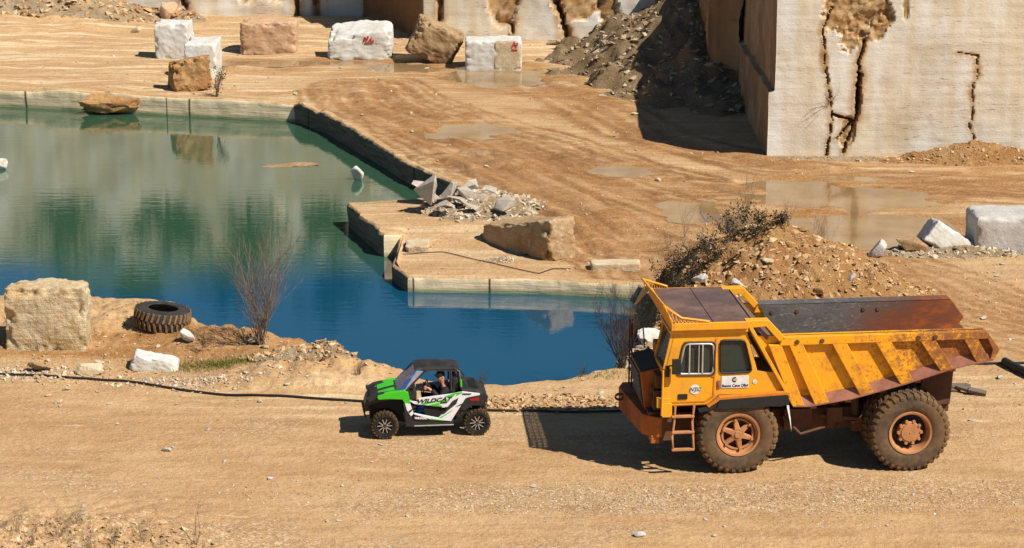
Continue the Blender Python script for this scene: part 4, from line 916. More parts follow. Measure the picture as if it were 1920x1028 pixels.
TB('roof', M['yellow'], f, bevel=.02)
def wframe(P, w_, mat, name, y=.105, th=.03):
    c = Vector((sum(p[0] for p in P) / len(P), 0, sum(p[1] for p in P) / len(P)))
    def rnd(P, r, n=4):
        out = []
        for i, p in enumerate(P):
            a = Vector(P[i - 1]) - Vector(p); b = Vector(P[(i + 1) % len(P)]) - Vector(p)
            a0 = Vector(p) + a.normalized() * r; b0 = Vector(p) + b.normalized() * r
            for k in range(n + 1):
                t = k / n; q = a0 * (1 - t) ** 2 + Vector(p) * 2 * t * (1 - t) + b0 * t * t; out.append((q.x, y, q.y))
        return out
    m = MB(); m.tube(rnd(P, .10), w_, 6, closed=True); return m.build(name, mat, truck, smooth=40), rnd(P, .10)
def pane(P, y, name, mat):
    m = MB(); m.add([(p[0], y, p[1]) for p in P] + [(p[0], y + .012, p[1]) for p in P], [list(range(len(P))), list(range(len(P), 2 * len(P)))[::-1]] + [(i, (i + 1) % len(P), len(P) + (i + 1) % len(P), len(P) + i) for i in range(len(P))]); return m.build(name, mat, truck)
wf, _ = wframe([(-1.39, 2.40), (-.60, 2.38), (-.60, 3.08), (-1.25, 3.09)], .022, M['alu'], 'window_frame'); wframe([(-1.43, 2.36), (-.56, 2.34), (-.56, 3.12), (-1.28, 3.13)], .022, M['seal'], 'window_seal', .112)
wframe([(-.43, 2.38), (.29, 2.40), (.10, 3.14), (-.45, 3.15)], .026, M['black'], 'window_seal')
pane([(-1.43, 2.36), (-.56, 2.34), (-.56, 3.12), (-1.28, 3.13)], .145, 'side_window', M['glass']); pane([(-.43, 2.38), (.29, 2.40), (.10, 3.14), (-.45, 3.15)], .145, 'rear_window', M['glass'])
def f(m):
    m.box((-1.155, .085, 2.40), (-1.125, .115, 3.08)); m.box((-.94, .085, 2.40), (-.92, .115, 3.05)); m.box((-.86, .08, 2.40), (-.83, .115, 3.07))
TB('window_slider', M['alu'], f)
def f(m): m.hexa([(-1.70, .2, 2.52), (-1.69, .2, 2.52), (-1.69, 1.19, 2.52), (-1.70, 1.19, 2.52), (-1.53, .2, 3.30), (-1.52, .2, 3.30), (-1.52, 1.19, 3.30), (-1.53, 1.19, 3.30)])
TB('windscreen', M['glass'], f)
def f(m):
    m.box((-.55, .5, 1.7), (-.05, 1.1, 2.1)); m.hexa([(-.10, .5, 2.1), (.05, .5, 2.1), (.05, 1.1, 2.1), (-.10, 1.1, 2.1), (0, .5, 2.85), (.1, .5, 2.85), (.1, 1.1, 2.85), (0, 1.1, 2.85)])
TB('driver_seat', M['seat'], f, bevel=.04)
def f(m): m.tube([(-1.15 + .06 * math.sin(a), .8 + .24 * math.cos(a), 2.42 + .17 * math.sin(a)) for a in [i * math.pi / 8 for i in range(16)]], .018, 6, closed=True); m.tube([(-1.15, .8, 2.42), (-1.4, .8, 1.9)], .025, 6)
TB('steering_wheel', M['black'], f)
def f(m):
    m.prism([(-1.52, 1.72), (-.76, 1.72), (-.56, 1.84), (-.53, 3.2), (-.56, 3.2), (-.59, 1.87), (-.77, 1.745), (-1.52, 1.745)], .108, .125); m.box((-.62, .10, 2.3), (-.56, .13, 2.36))
TB('door_seam', M['orange'], f)
def f(m): m.box((-.50, .095, 2.02), (-.43, .12, 2.22)); m.box((-.49, .085, 2.08), (-.45, .11, 2.16))
TB('door_handle', M['rustred'], f, bevel=.01)
def f(m): m.box((-1.38, .10, 1.80), (-1.17, .125, 1.92))
TB('step_lamp', M['black'], f)
# signs
FONT = None
def text(s_, size, mat, parent, loc, rot, name='lettering', ext=.003, shear=0, sx=1.0, bold=0.0, align='CENTER'):
    c = bpy.data.curves.new(name, 'FONT'); c.body = s_; c.size = size; c.extrude = ext; c.align_x = align; c.shear = shear; c.offset = bold; c.resolution_u = 3
    o = bpy.data.objects.new(name, c); col.objects.link(o); dg = bpy.context.evaluated_depsgraph_get()
    me = bpy.data.meshes.new_from_object(o.evaluated_get(dg)); bpy.data.objects.remove(o); me.materials.clear()
    o = link(name, me, mat, parent, loc); o.rotation_euler = rot; o.scale = (sx, 1, 1); return o
def f(m): m.box((-.40, .105, 2.03), (.22, .12, 2.31))
sign = TB('sign_board', M['white'], f)
text('Beton Cave Olivi', .092, M['navy'], sign, (-.09, .102, 2.055), (R(90), 0, 0), bold=.002, sx=.93)
def ring(m, cx, cz, r0, r1, a0, a1, y=.10, n=24):
    P = [(cx + r1 * math.cos(a0 + (a1 - a0) * i / n), cz + r1 * math.sin(a0 + (a1 - a0) * i / n)) for i in range(n + 1)] + [(cx + r0 * math.cos(a1 - (a1 - a0) * i / n), cz + r0 * math.sin(a1 - (a1 - a0) * i / n)) for i in range(n + 1)]
    m.prism(P, y, y + .006)
m = MB(); ring(m, -.10, 2.225, .032, .062, R(60), R(300)); m.build('logo_ring', M['navy'], sign)
m = MB(); ring(m, -.075, 2.225, .0, .030, 0, R(360)); m.build('logo_dot', M['yellow'], sign)
m = MB(); ring(m, -1.0, 2.02, .0, .115, 0, R(360), .108); m.lathe([(0, 0), (.001, 0)], c=(-1, .2, 2)); badge = m.build('badge', M['white'], truck)
text('NTC', .12, M['greyp'], badge, (-1.0, .105, 1.985), (R(90), 0, 0), bold=.004, shear=.3)
m = MB(); ring(m, .36, 2.16, 0, .05, 0, R(360), .108); m.build('filler_cap', M['white'], truck)
# fender
def f(m): m.prism([(-.46, 1.86), (1.05, 1.94), (1.13, 1.92), (1.16, 1.80), (1.05, 1.86), (-.44, 1.79), (-.70, 1.62), (-.74, 1.66)], -.02, .75)
TB('fender', M['orange'], f, bevel=.01)
def f(m):
    P = []
    m.prism([(-.46, 1.80), (1.10, 1.86), (1.14, 1.66), (.95, 1.60), (.6, 1.61), (.3, 1.58), (0, 1.60), (-.35, 1.57), (-.52, 1.60)], -.03, -.01)
    m.prism([(-.72, 1.64), (-.46, 1.80), (-.5, 1.60), (-.9, 1.5), (-.95, 1.6)], .0, .02)
TB('rubber_flap', M['black'], f)
def f(m): m.add([(1.08, .02, 1.62), (1.14, .02, 1.60), (1.18, .0, 1.3), (1.20, -.05, 1.0), (1.16, -.02, 1.25)], [(0, 1, 2, 4), (4, 2, 3)])
TB('bent_strip', M['white'], f)
# ladder
def f(m):
    m.tube([(-1.02, .06, 1.66), (-1.06, .04, 1.3), (-1.05, -.02, .98), (-1.03, -.03, .66)], .028, 8); m.tube([(-1.45, .06, 1.66), (-1.47, .04, 1.3), (-1.52, -.02, .98), (-1.50, -.03, .66)], .028, 8)
TB('ladder_rail', M['rim'], f, smooth=40)
for z, y in ((.66, -.03), (1.06, .0), (1.42, .04)):
    TB('ladder_rung', M['rim'], lambda m: m.box((-1.53, y - .05, z - .025), (-1.02, y + .05, z + .025)), bevel=.008)
# front: lamp post, mirror, bonnet, grille, bumper
def f(m): m.box((-1.72, .10, 1.42), (-1.58, .22, 2.46)); m.box((-1.86, .08, 1.62), (-1.58, .2, 1.84)); m.box((-1.74, .06, 1.4), (-1.52, .3, 1.72)); m.tube([(-1.76, .04, 1.45), (-1.74, .04, 2.5), (-1.62, .06, 2.56)], .025, 8)
TB('corner_post', M['yellow'], f, bevel=.01)
def f(m): m.tube([(-1.6, .1, 2.6), (-1.5, .0, 2.62), (-1.44, -.05, 2.68)], .02, 6); m.box((-1.56, -.1, 2.45), (-1.36, -.03, 2.80)); m.box((-1.70, .0, 2.36), (-1.60, .06, 2.62))
TB('mirror', M['black'], f, bevel=.02)
def f(m): m.prism([(-2.02, 1.35), (-2.14, 2.26), (-1.62, 2.36), (-1.60, 1.35)], .75, 2.25)
TB('bonnet', M['orange_dk'], f, bevel=.02)
def f(m): m.hexa([(-2.14, .78, 2.27), (-1.70, .78, 2.35), (-1.70, 2.22, 2.35), (-2.14, 2.22, 2.27), (-2.12, .80, 2.29), (-1.70, .80, 2.37), (-1.70, 2.2, 2.37), (-2.12, 2.2, 2.29)])
TB('bonnet_cover', plain('mossy_black_paint', (.03, .032, .018), .7), f)
def f(m):
    m.hexa([(-2.055, .88, 1.48), (-2.03, .88, 1.48), (-2.03, 2.12, 1.48), (-2.055, 2.12, 1.48), (-2.155, .88, 2.20), (-2.13, .88, 2.20), (-2.13, 2.12, 2.20), (-2.155, 2.12, 2.20)])
gr = TB('grille', M['black'], f)
def f(m):
    for i in range(8):
        z = 1.52 + i * .09; x = -2.07 - (z - 1.5) * .14; m.box((x - .01, .9, z), (x + .02, 2.1, z + .03))
m = MB(); f(m); m.build('slat', M['greyp'], gr)
def f(m):
    Pn = [(.25, -1.62), (.25, -1.82), (.55, -2.12), (2.6, -2.34), (2.95, -2.2), (2.95, -1.9), (2.5, -1.9), (.6, -1.8)]
    n = len(Pn); V = [(p[1], p[0], .86 if i not in (3, 4) else .80) for i, p in enumerate(Pn)] + [(p[1], p[0], 1.34) for p in Pn]
    m.add(V, [list(range(n)), list(range(2 * n - 1, n - 1, -1))] + [(i, (i + 1) % n, (i + 1) % n + n, i + n) for i in range(n)])
    m.box((-1.95, .3, .7), (-1.75, .8, .9))
TB('bumper', M['orange_dk'], f, bevel=.02)
def f(m): m.tube([(-2.28 - .1 + .1 * math.cos(a), 2.2, 1.22 + .07 * math.sin(a)) for a in [i * math.pi / 6 for i in range(12)]], .03, 6, closed=True)
TB('tow_hook', M['frame'], f, smooth=40)
def f(m):
    m.box((-2.0, .4, 1.34), (-1.62, 2.6, 1.42)); m.box((-1.9, .3, 1.5), (-1.7, .7, 1.95)); m.box((-1.85, .32, 2.0), (-1.66, .72, 2.3)); m.tube([(-1.8, .5, 1.45), (-1.95, .45, 1.8), (-1.75, .5, 2.2)], .04, 8); m.box((-1.7, .2, .8), (-1.5, .75, 1.4))
TB('engine_bay', M['frame'], f, bevel=.01)
def f(m):
    m.tube([(-2.05, 2.55, 1.3), (-2.05, 2.55, 3.0)], .022, 6); m.tube([(-2.05, 2.9, 1.3), (-2.05, 2.9, 2.9)], .022, 6); m.tube([(-2.05, 2.5, 2.35), (-1.95, 2.5, 2.75), (-1.8, 2.5, 2.8), (-1.75, 2.5, 2.3)], .018, 6); m.tube([(-2.05, 2.55, 2.2), (-2.05, 2.9, 2.2)], .018, 6)
    m.box((-2.08, 2.52, 2.55), (-2.03, 2.6, 2.85)); 
TB('handrail', M['frame'], f)
def f(m): m.box((-1.9, 1.9, 1.4), (.6, 2.9, 1.62)); m.box((-1.5, 1.85, 1.62), (.6, 2.9, 2.4))
TB('far_deck', M['orange'], f, bevel=.02)
# ---------------- buggy ----------------
UO = at(722, 823); UTH = R(6)
M['green'] = paint('dusty_green_plastic', (.045, .50, .015), (.20, .26, .06), .22, .3, 3)
M['ublack'] = paint('dusty_black_plastic', (.016, .016, .017), (.10, .070, .042), .35, .4, 3)
M['umatt'] = plain('matt_black_underside', (.010, .009, .009), .8)
M['uwhite'] = paint('dusty_white_plastic', (.74, .75, .78), (.42, .32, .22), .22, .3, 3)
M['red_lens'] = plain('red_lamp_lens', (.45, .01, .01), .2)
M['silver'] = plain('machined_silver', (.75, .75, .76), .3, .8)
M['utyre'] = mat_tyre('buggy_tyre', (.018, .017, .016), (.05, .035, .022), -.05)
M['utread'] = mat_tyre('muddy_tread', (.045, .030, .016), (.13, .075, .032), .16)
M['screen'] = mat_glass('blue_tinted_screen', (.05, .10, .30), .62, .04)
M['clearp'] = mat_glass('dusty_clear_panel', (.32, .33, .38), .72, .15)
buggy = empty('off_road_buggy', (UO.x, UO.y, gz(UO.x + 1, UO.y + .5)), UTH, label='small green, white and black off road buggy with a driver, left of the truck', cat='buggy')
def u(cx, cy=0):
    x = (640 + cx / 4.672 - 722) / 79.0; return (x, (823 - 2.8 * x - 640 - cy / 4.672) / 75.5)
def UB(name, mat, f, parent=None, bevel=0, smooth=None):
    m = MB(); f(m); return m.build(name, mat, parent or buggy, bevel=bevel, smooth=smooth)
W = 1.12
def both(name, mat, pts, y0, y1, bevel=.006, far=True):
    P = [u(*p) for p in pts]
    UB(name, mat, lambda m: m.prism(P, y0, y1), bevel=bevel)
    if far: UB(name, mat, lambda m: m.prism(P, W - y1, W - y0), bevel=bevel)
def uwheel(x, y, s, r=.325):
    h = empty('wheel', (x, y, r)); h.parent = buggy; h.scale = (r / .325,) * 3
    m = MB(); m.lathe([(.19, -.11), (.21, -.125), (.27, -.135), (.30, -.12), (.312, -.09), (.315, 0), (.312, .09), (.30, .12), (.27, .135), (.21, .125), (.19, .11)], n=48); m.build('tyre', M['utyre'], h, smooth=50)
    m = MB()
    for i in range(22):
        for sg in (-1, 1):
            Mx = Matrix.Rotation(2 * math.pi * (i + (.5 if sg > 0 else 0)) / 22, 4, 'Y')
            m.box((.300, min(sg * .01, sg * .12), -.030), (.325, max(sg * .01, sg * .12), .028), 0, Mx); m.box((.275, min(sg * .115, sg * .14), -.026), (.306, max(sg * .115, sg * .14), .026), 0, Mx)
    m.build('tread', M['utread'], h)
    m = MB(); m.lathe([(.195, s * .10), (.19, s * .13), (.175, s * .125), (.165, s * .03), (0, s * .03)], n=40); m.build('rim', M['ublack'], h, smooth=35)
    for i in range(5):
        Mx = Matrix.Rotation(2 * math.pi * i / 5 + .3, 4, 'Y'); m = MB()
        for k in (-1, 1): m.add([(.04, s * .09, k * .008), (.165, s * .10, k * .045), (.165, s * .10, k * .065), (.04, s * .09, k * .03), (.04, s * .115, k * .010), (.165, s * .118, k * .047), (.165, s * .118, k * .062), (.04, s * .115, k * .028)], [(0, 3, 2, 1), (4, 5, 6, 7), (0, 1, 5, 4), (1, 2, 6, 5), (2, 3, 7, 6), (3, 0, 4, 7)], 0, Mx)
        m.build('spoke', M['silver'], h)
    m = MB(); m.lathe([(0, s * .125), (.025, s * .125), (.035, s * .09)], n=16); m.build('hub', M['silver'], h)
uwheel(.0, .10, -1); uwheel(0, W - .10, 1); uwheel(2.19, .10, -1); uwheel(2.19, W - .10, 1)
# tub and floor
UB('underbody', M['umatt'], lambda m: (m.prism([u(225, 560), u(300, 700), u(620, 745), u(960, 745), u(1100, 640), u(1215, 600), u(1280, 520), u(1190, 410), u(1060, 440), u(960, 560), u(735, 655), u(640, 640), u(610, 560), u(560, 470), u(260, 500)], .26, W - .26)), bevel=.01)
UB('sill', M['ublack'], lambda m: (m.prism([u(630, 680), u(640, 735), u(965, 740), u(990, 700), u(780, 690)], .02, .30), m.prism([u(630, 680), u(640, 735), u(965, 740), u(990, 700), u(780, 690)], W - .30, W - .02)), bevel=.01)
UB('side_step', M['alu'], lambda m: (m.tube([(u(640, 738)[0], .0, .30), (u(985, 742)[0], .0, .30)], .016, 8), m.tube([(u(640, 738)[0], W, .30), (u(985, 742)[0], W, .30)], .016, 8)))
# bonnet
def f(m):
    S = [u(232, 560), u(240, 532), u(330, 488), u(470, 452), u(570, 462)]
    V = []
    for x, z in S:
        k = min(1, (x + .45) / .5)
        hw = .34 + .17 * k; c = W / 2
        V += [(x, c - hw, z - .05), (x, c - hw * .6, z + .01), (x, c, z + .02), (x, c + hw * .6, z + .01), (x, c + hw, z - .05)]
    F = [(i * 5 + j, i * 5 + j + 1, (i + 1) * 5 + j + 1, (i + 1) * 5 + j) for i in range(4) for j in range(4)]
    m.add(V + [(v[0], v[1], v[2] - .12) for v in V], F + [tuple(a + 25 for a in f_[::-1]) for f_ in F] + [(i * 5, (i + 1) * 5, (i + 1) * 5 + 25, i * 5 + 25) for i in range(4)] + [(i * 5 + 4, i * 5 + 29, (i + 1) * 5 + 29, (i + 1) * 5 + 4) for i in range(4)] + [(0, 1, 26, 25), (1, 2, 27, 26), (2, 3, 28, 27), (3, 4, 29, 28)])
UB('bonnet', M['ublack'], f, smooth=40, bevel=.01)
for ya, yb in ((.58, .98), (.20, .40)):
    def f(m):
        P = [(u(330)[0], u(330, 496)[1]), (u(400)[0], u(400, 474)[1]), (u(475)[0], u(475, 455)[1])]
        for (x0, z0), (x1, z1) in zip(P[:-1], P[1:]): m.hexa([(x0, ya, z0), (x1, ya, z1), (x1, yb, z1), (x0, yb, z0), (x0, ya, z0 + .05), (x1, ya, z1 + .05), (x1, yb, z1 + .04), (x0, yb, z0 + .04)])
    UB('bonnet_stripe', M['green'], f, bevel=.008)
UB('front_bumper', M['ublack'], lambda m: (m.prism([u(228, 545), u(240, 530), u(300, 540), u(310, 640), u(215, 650), u(205, 620)], .30, W - .30), m.tube([(-.44, .35, .42), (-.50, .4, .70), (-.50, W - .4, .70), (-.44, W - .35, .42)], .022, 8)), bevel=.01)
both('front_fender', M['green'], [(320, 494), (328, 476), (430, 452), (560, 434), (592, 454), (610, 545), (558, 542), (540, 508), (430, 505), (335, 510)], -.01, .14)
both('fender_top', M['ublack'], [(235, 520), (300, 480), (360, 466), (560, 440), (430, 468), (322, 490), (262, 540)], .02, .22)
both('headlight', M['glass'], [(262, 520), (318, 490), (322, 505), (270, 540)], .08, .2, .004)
both('wheel_arch', M['umatt'], [(330, 503), (430, 500), (540, 503), (560, 560), (635, 690), (630, 745), (570, 745), (520, 660), (430, 600), (300, 600), (262, 545)], .16, .24)
both('lower_guard', M['ublack'], [(545, 545), (562, 542), (612, 655), (640, 700), (630, 745), (565, 745), (560, 640)], .0, .05)
both('cowl_panel', M['uwhite'], [(560, 541), (606, 546), (637, 632), (612, 656), (575, 600)], -.012, .02)
both('cowl_slash', M['ublack'], [(590, 610), (622, 588), (626, 600), (598, 628)], -.016, -.012, 0)
# shock absorbers
UB('shock_absorber', M['alu'], lambda m: [m.tube([(x, y, .42), (x + .06 * k, y2, .86)], .035, 8) for x, y, y2, k in ((-.02, .24, .34, 1), (-.02, W - .24, W - .34, 1), (2.1, .24, .34, -1), (2.1, W - .24, W - .34, -1))], smooth=40)
UB('shock_spring', plain('spring_black', (.03, .03, .03), .4), lambda m: [m.tube([(x + .05 * math.cos(a) + .04 * a / 40, y + .1 * a / 40 * sg + .05 * math.sin(a), .45 + a * .0095) for a in [i * .7 for i in range(56)]], .008, 4) for x, y, sg in ((.0, .24, 1), (.0, W - .24, -1), (2.08, .24, 1), (2.08, W - .24, -1))])
UB('suspension_arm', M['umatt'], lambda m: [m.tube([(x + d, W / 2 - sg * .25, .42), (x, W / 2 - sg * .6, .33)], .02, 6) for x in (0, 2.19) for sg in (-1, 1) for d in (-.15, .15)])
# door panels with graphics
DOOR = [(680, 497), (960, 458), (1058, 440), (1058, 478), (1000, 500), (948, 572), (905, 575), (640, 548), (600, 520), (680, 530)]
both('door', M['uwhite'], DOOR, .0, .03, .004)
both('door_decal', M['green'], [(700, 540), (940, 505), (920, 530), (850, 545), (900, 572), (720, 553)], -.004, .0, 0)
both('door_decal', M['green'], [(905, 483), (985, 452), (1057, 441), (1057, 452), (960, 500), (940, 510), (948, 490)], -.0045, .0, 0)
both('door_decal', M['uwhite'], [(730, 556), (860, 528), (872, 530), (760, 558)], -.007, -.004, 0)
both('door_decal', M['uwhite'], [(880, 575), (960, 505), (1000, 462), (1012, 462), (972, 512), (905, 577)], -.008, -.0045, 0)
both('lower_door', M['umatt'], [(722, 560), (905, 577), (948, 574), (870, 660), (850, 690), (780, 690), (735, 645)], .05, .07, .0)
both('side_panel', M['uwhite'], [(1060, 438), (1215, 455), (1216, 468), (1110, 488), (1088, 500), (1050, 560), (962, 697), (780, 682), (640, 640), (640, 628), (720, 645), (850, 670), (930, 590), (1000, 500), (1058, 478)], .0, .04, .004)
both('panel_decal', M['ublack'], [(975, 520), (1028, 492), (1010, 545), (940, 600), (905, 632), (880, 640)], -.004, .0, 0)
both('panel_decal', M['ublack'], [(1020, 560), (1072, 535), (1062, 552), (1000, 575)], -.004, .0, 0)
both('panel_decal', M['green'], [(860, 665), (910, 640), (985, 590), (960, 615), (880, 668)], -.004, .0, 0)
both('panel_decal', M['green'], [(790, 676), (905, 690), (880, 692), (780, 684)], -.005, -.0, 0)
both('panel_decal', M['ublack'], [(632, 655), (650, 642), (780, 680), (782, 692), (640, 682)], -.006, -.0, 0)
def utext(s_, cx, cy, size, mat, sx=1.0, tilt=0, shear=.35, bold=.004):
    x, z = u(cx, cy); o = text(s_, size, mat, buggy, (x, -.0105, z), (R(90), -R(tilt), 0), ext=.002, shear=shear, sx=sx, bold=bold); return o
utext('WILDCAT', 812, 527, .125, M['ublack'], 1.45, 3.5)
utext('SPORT', 900, 538, .045, M['ublack'], 1.3, 3)
utext('WILDCAT', 697, 678, .062, M['uwhite'], 1.1, -4)
utext('WILDCAT', 1098, 462, .035, M['ublack'], 1.3, -3)
# rear
both('rear_body', M['ublack'], [(1110, 490), (1216, 468), (1260, 455), (1288, 480), (1282, 520), (1250, 535), (1232, 560), (1150, 560), (1090, 600), (1050, 600), (1050, 562), (1090, 502)], .0, .12)
both('tail_lamp', M['red_lens'], [(1128, 500), (1205, 488), (1212, 514), (1140, 518)], -.006, .0, 0)
UB('cargo_deck', M['ublack'], lambda m: m.prism([u(1055, 418), u(1190, 432), u(1285, 482), u(1284, 510), u(1216, 472), u(1060, 450)], .04, W - .04), bevel=.015)
UB('rear_guard', M['umatt'], lambda m: m.prism([u(1240, 540), u(1282, 520), u(1262, 620), u(1225, 600)], .30, W - .30))
UB('engine', M['greyp'], lambda m: (m.prism([u(1030, 590), u(1100, 575), u(1130, 640), u(1060, 690), u(1010, 680)], .2, W - .2), m.tube([(u(1050, 0)[0], .16, .55), (u(1200, 0)[0], .18, .6)], .05, 8)), bevel=.02)
# cage, roof, screens
def cage(m):
    for y in (.08, W - .08):
        yi = .21 if y < .5 else W - .21
        def q(cx, cy, yy): x, z = u(cx, cy); return (x, yy, z)
        m.tube([q(572, 445, y), q(735, 290, yi), q(790, 266, yi), q(1000, 262, yi), q(1042, 285, yi), q(1058, 440, y)], .025, 8)
        m.tube([q(968, 270, yi), q(968, 440, y)], .022, 8); m.tube([q(1050, 330, yi), q(1110, 410, y)], .018, 6)
    for cx, cy in ((735, 290), (1040, 280), (1050, 330)): m.tube([q(cx, cy, .2), q(cx, cy, W - .2)], .02, 8)
UB('roll_cage', M['ublack'], cage, smooth=40)
UB('green_bar', M['green'], lambda m: [m.tube([(u(1052, 0)[0], y, u(0, 380)[1]), (u(1054, 0)[0], y, u(0, 440)[1])], .028, 8) for y in (.08, W - .08)])
def f(m):
    S = [(650, 262, 268), (700, 250, 268), (770, 246, 278), (900, 243, 282), (1000, 246, 284), (1038, 260, 288), (1052, 285, 296)]
    V = []
    for cx, t, b in S:
        x = u(cx, 0)[0]; zt = u(cx, t)[1]; zb = u(cx, b)[1]
        V += [(x, .19, zb), (x, .20, zt - .02), (x, .27, zt), (x, W - .27, zt), (x, W - .20, zt - .02), (x, W - .19, zb)]
    n = len(S); m.add(V, [(i * 6 + j, (i + 1) * 6 + j, (i + 1) * 6 + (j + 1) % 6, i * 6 + (j + 1) % 6) for i in range(n - 1) for j in range(6)] + [tuple(range(6)), tuple(range((n - 1) * 6, n * 6))[::-1]])
UB('roof', M['ublack'], f, smooth=40, bevel=.01)
def slab(m, P, Q, th=.012):
    """quad P0..P3 of (cx, cy, y) thickened along x"""
    A = [(u(a, b)[0], c, u(a, b)[1]) for a, b, c in P]; m.hexa([*A, *[(x + th, y, z + th * .3) for x, y, z in A]])
UB('windscreen', M['screen'], lambda m: slab(m, [(490, 450, .12), (490, 450, W - .12), (655, 285, W - .22), (655, 285, .22)], 0))
for y0, y1 in ((.10, .21), (W - .10, W - .21)):
    UB('side_deflector', M['clearp'], lambda m: slab(m, [(556, 440, y0), (575, 440, y0), (728, 285, y1), (668, 280, y1)], 0))
    UB('screen_edge', M['screen'], lambda m: slab(m, [(492, 448, y0), (556, 440, y0), (668, 280, y1), (640, 285, y1)], 0))
for y in (.32, W - .32):
    sx = u(930, 0)[0]
    seat = UB('seat', M['ublack'], lambda m: (m.prism([(sx - .38, .46), (sx + .05, .42), (sx + .10, .58), (sx - .36, .62)], y - .19, y + .19), m.prism([(sx + .02, .5), (sx + .14, .5), (sx + .30, 1.18), (sx + .26, 1.42), (sx + .14, 1.40), (sx + .12, 1.12)], y - .17, y + .17)), bevel=.03)
UB('steering_wheel', M['ublack'], lambda m: (m.tube([(u(742, 0)[0] + .07 * math.sin(a), .33 + .16 * math.cos(a), u(0, 458)[1] + .155 * math.sin(a)) for a in [i * math.pi / 10 for i in range(20)]], .014, 6, closed=True), m.tube([(u(742, 0)[0], .33, u(0, 458)[1]), (u(640, 0)[0], .33, u(0, 500)[1])], .02, 6)), smooth=40)
UB('dashboard', M['ublack'], lambda m: m.prism([u(560, 440), u(640, 430), u(668, 470), u(665, 530), u(600, 520)], .12, W - .12), bevel=.02)
UB('mirror', M['ublack'], lambda m: (m.box((u(640, 0)[0] - .02, .06, u(0, 440)[1]), (u(640, 0)[0] + .03, .14, u(0, 412)[1]))), bevel=.01)
# ---------------- driver ----------------
M['skin'] = plain('skin', (.52, .24, .15), .55, 0, .4, .12, 20); M['jacket'] = plain('black_jacket', (.014, .014, .016), .8); M['jeans'] = plain('blue_jeans', (.03, .10, .28), .85, 0, .2, .3, 14)
M['cap'] = plain('black_cap', (.012, .012, .013), .8); M['shade'] = plain('dark_glasses', (.008, .008, .01), .12)
drv = empty('person', (0, 0, 0), label='driver in black jacket, black cap and sunglasses with both hands on the buggy wheel', cat='person')
drv.matrix_world = Matrix.Translation(buggy.location - Vector((0, 0, .10))) @ Matrix.Rotation(UTH, 4, 'Z')
def skin_obj(name, V, E, Rd, mat, sub=2):
    me = bpy.data.meshes.new(name); me.from_pydata(V, E, []); o = link(name, me, mat, drv)
    s_ = o.modifiers.new('skin', 'SKIN'); s_.use_smooth_shade = True
    for i, r in enumerate(Rd): me.skin_vertices[0].data[i].radius = (r, r) if not isinstance(r, tuple) else r
    me.skin_vertices[0].data[0].use_root = True
    sb = o.modifiers.new('sub', 'SUBSURF'); sb.levels = sub; sb.render_levels = sub; return o
Y0 = .32
hx, hz = u(880, 0)[0], u(0, 340)[1]
wx, wz = u(742, 0)[0], u(0, 458)[1] + .10
pel = (u(925, 0)[0], Y0, .68)
V = [pel, (pel[0] + .04, Y0, .85), (pel[0] + .03, Y0, 1.03), (hx + .11, Y0, 1.20), (hx + .07, Y0, 1.30), (hx + .045, Y0, 1.37), (hx + .01, Y0, 1.47), (hx + .01, Y0, 1.55)]
E_ = [(0, 1), (1, 2), (2, 3), (3, 4), (4, 5), (5, 6), (6, 7)]; Rd = [.14, .13, .14, .12, .055, .055, (.085, .10), (.075, .09)]
for sg in (-1, 1):
    n = len(V); V += [(hx + .10, Y0 + sg * .19, 1.21), (hx - .02 - .03, Y0 + sg * .24, 1.03), (wx + .10, Y0 + sg * .18, wz + .0), (wx + .03, Y0 + sg * .165, wz + .03)]; E_ += [(3, n), (n, n + 1), (n + 1, n + 2), (n + 2, n + 3)]; Rd += [.075, .05, .032, .03]
    n = len(V); V += [(pel[0] - .05, Y0 + sg * .09, .68), (u(690, 0)[0], Y0 + sg * .11, .74), (u(655, 0)[0], Y0 + sg * .10, .40), (u(632, 0)[0], Y0 + sg * .10, .36)]; E_ += [(0, n), (n, n + 1), (n + 1, n + 2), (n + 2, n + 3)]; Rd += [.095, .065, .045, .04]
skin_obj('body', V, E_, Rd, M['skin'])
Vj = [(pel[0], Y0, .72), (pel[0] + .04, Y0, .85), (pel[0] + .03, Y0, 1.03), (hx + .11, Y0, 1.20), (hx + .08, Y0, 1.29)]; Ej = [(0, 1), (1, 2), (2, 3), (3, 4)]; Rj = [.165, .16, .17, .15, .085]
for sg in (-1, 1):
    n = len(Vj); Vj += [(hx + .10, Y0 + sg * .20, 1.21), (hx - .05, Y0 + sg * .25, 1.03), (wx + .15, Y0 + sg * .20, wz - .01)]; Ej += [(3, n), (n, n + 1), (n + 1, n + 2)]; Rj += [.095, .072, .055]
skin_obj('jacket', Vj, Ej, Rj, M['jacket'])
Vt = [(pel[0], Y0, .67)]; Et = []; Rt = [.15]
for sg in (-1, 1):
    n = len(Vt); Vt += [(pel[0] - .06, Y0 + sg * .10, .68), (u(690, 0)[0], Y0 + sg * .11, .74), (u(660, 0)[0], Y0 + sg * .10, .46)]; Et += [(0, n), (n, n + 1), (n + 1, n + 2)]; Rt += [.115, .085, .06]
skin_obj('jeans', Vt, Et, Rt, M['jeans'])
# fingers closed round the rim
for sg in (-1, 1):
    for k in range(4):
        y = Y0 + sg * (.165 + .0); z = wz + .055 - k * .024; ln = (.9, 1.05, 1.0, .8)[k]
        skin_obj('finger', [(wx + .04, y, z), (wx - .005, y + sg * .02, z + .004), (wx - .03 * ln, y + sg * .012, z), (wx - .032 * ln, y - sg * .018, z - .004)], [(0, 1), (1, 2), (2, 3)], [.013, .011, .010, .008], M['skin'], 1)
    skin_obj('thumb', [(wx + .05, Y0 + sg * .15, wz + .02), (wx + .02, Y0 + sg * .125, wz + .05), (wx - .01, Y0 + sg * .13, wz + .062)], [(0, 1), (1, 2)], [.015, .012, .009], M['skin'], 1)
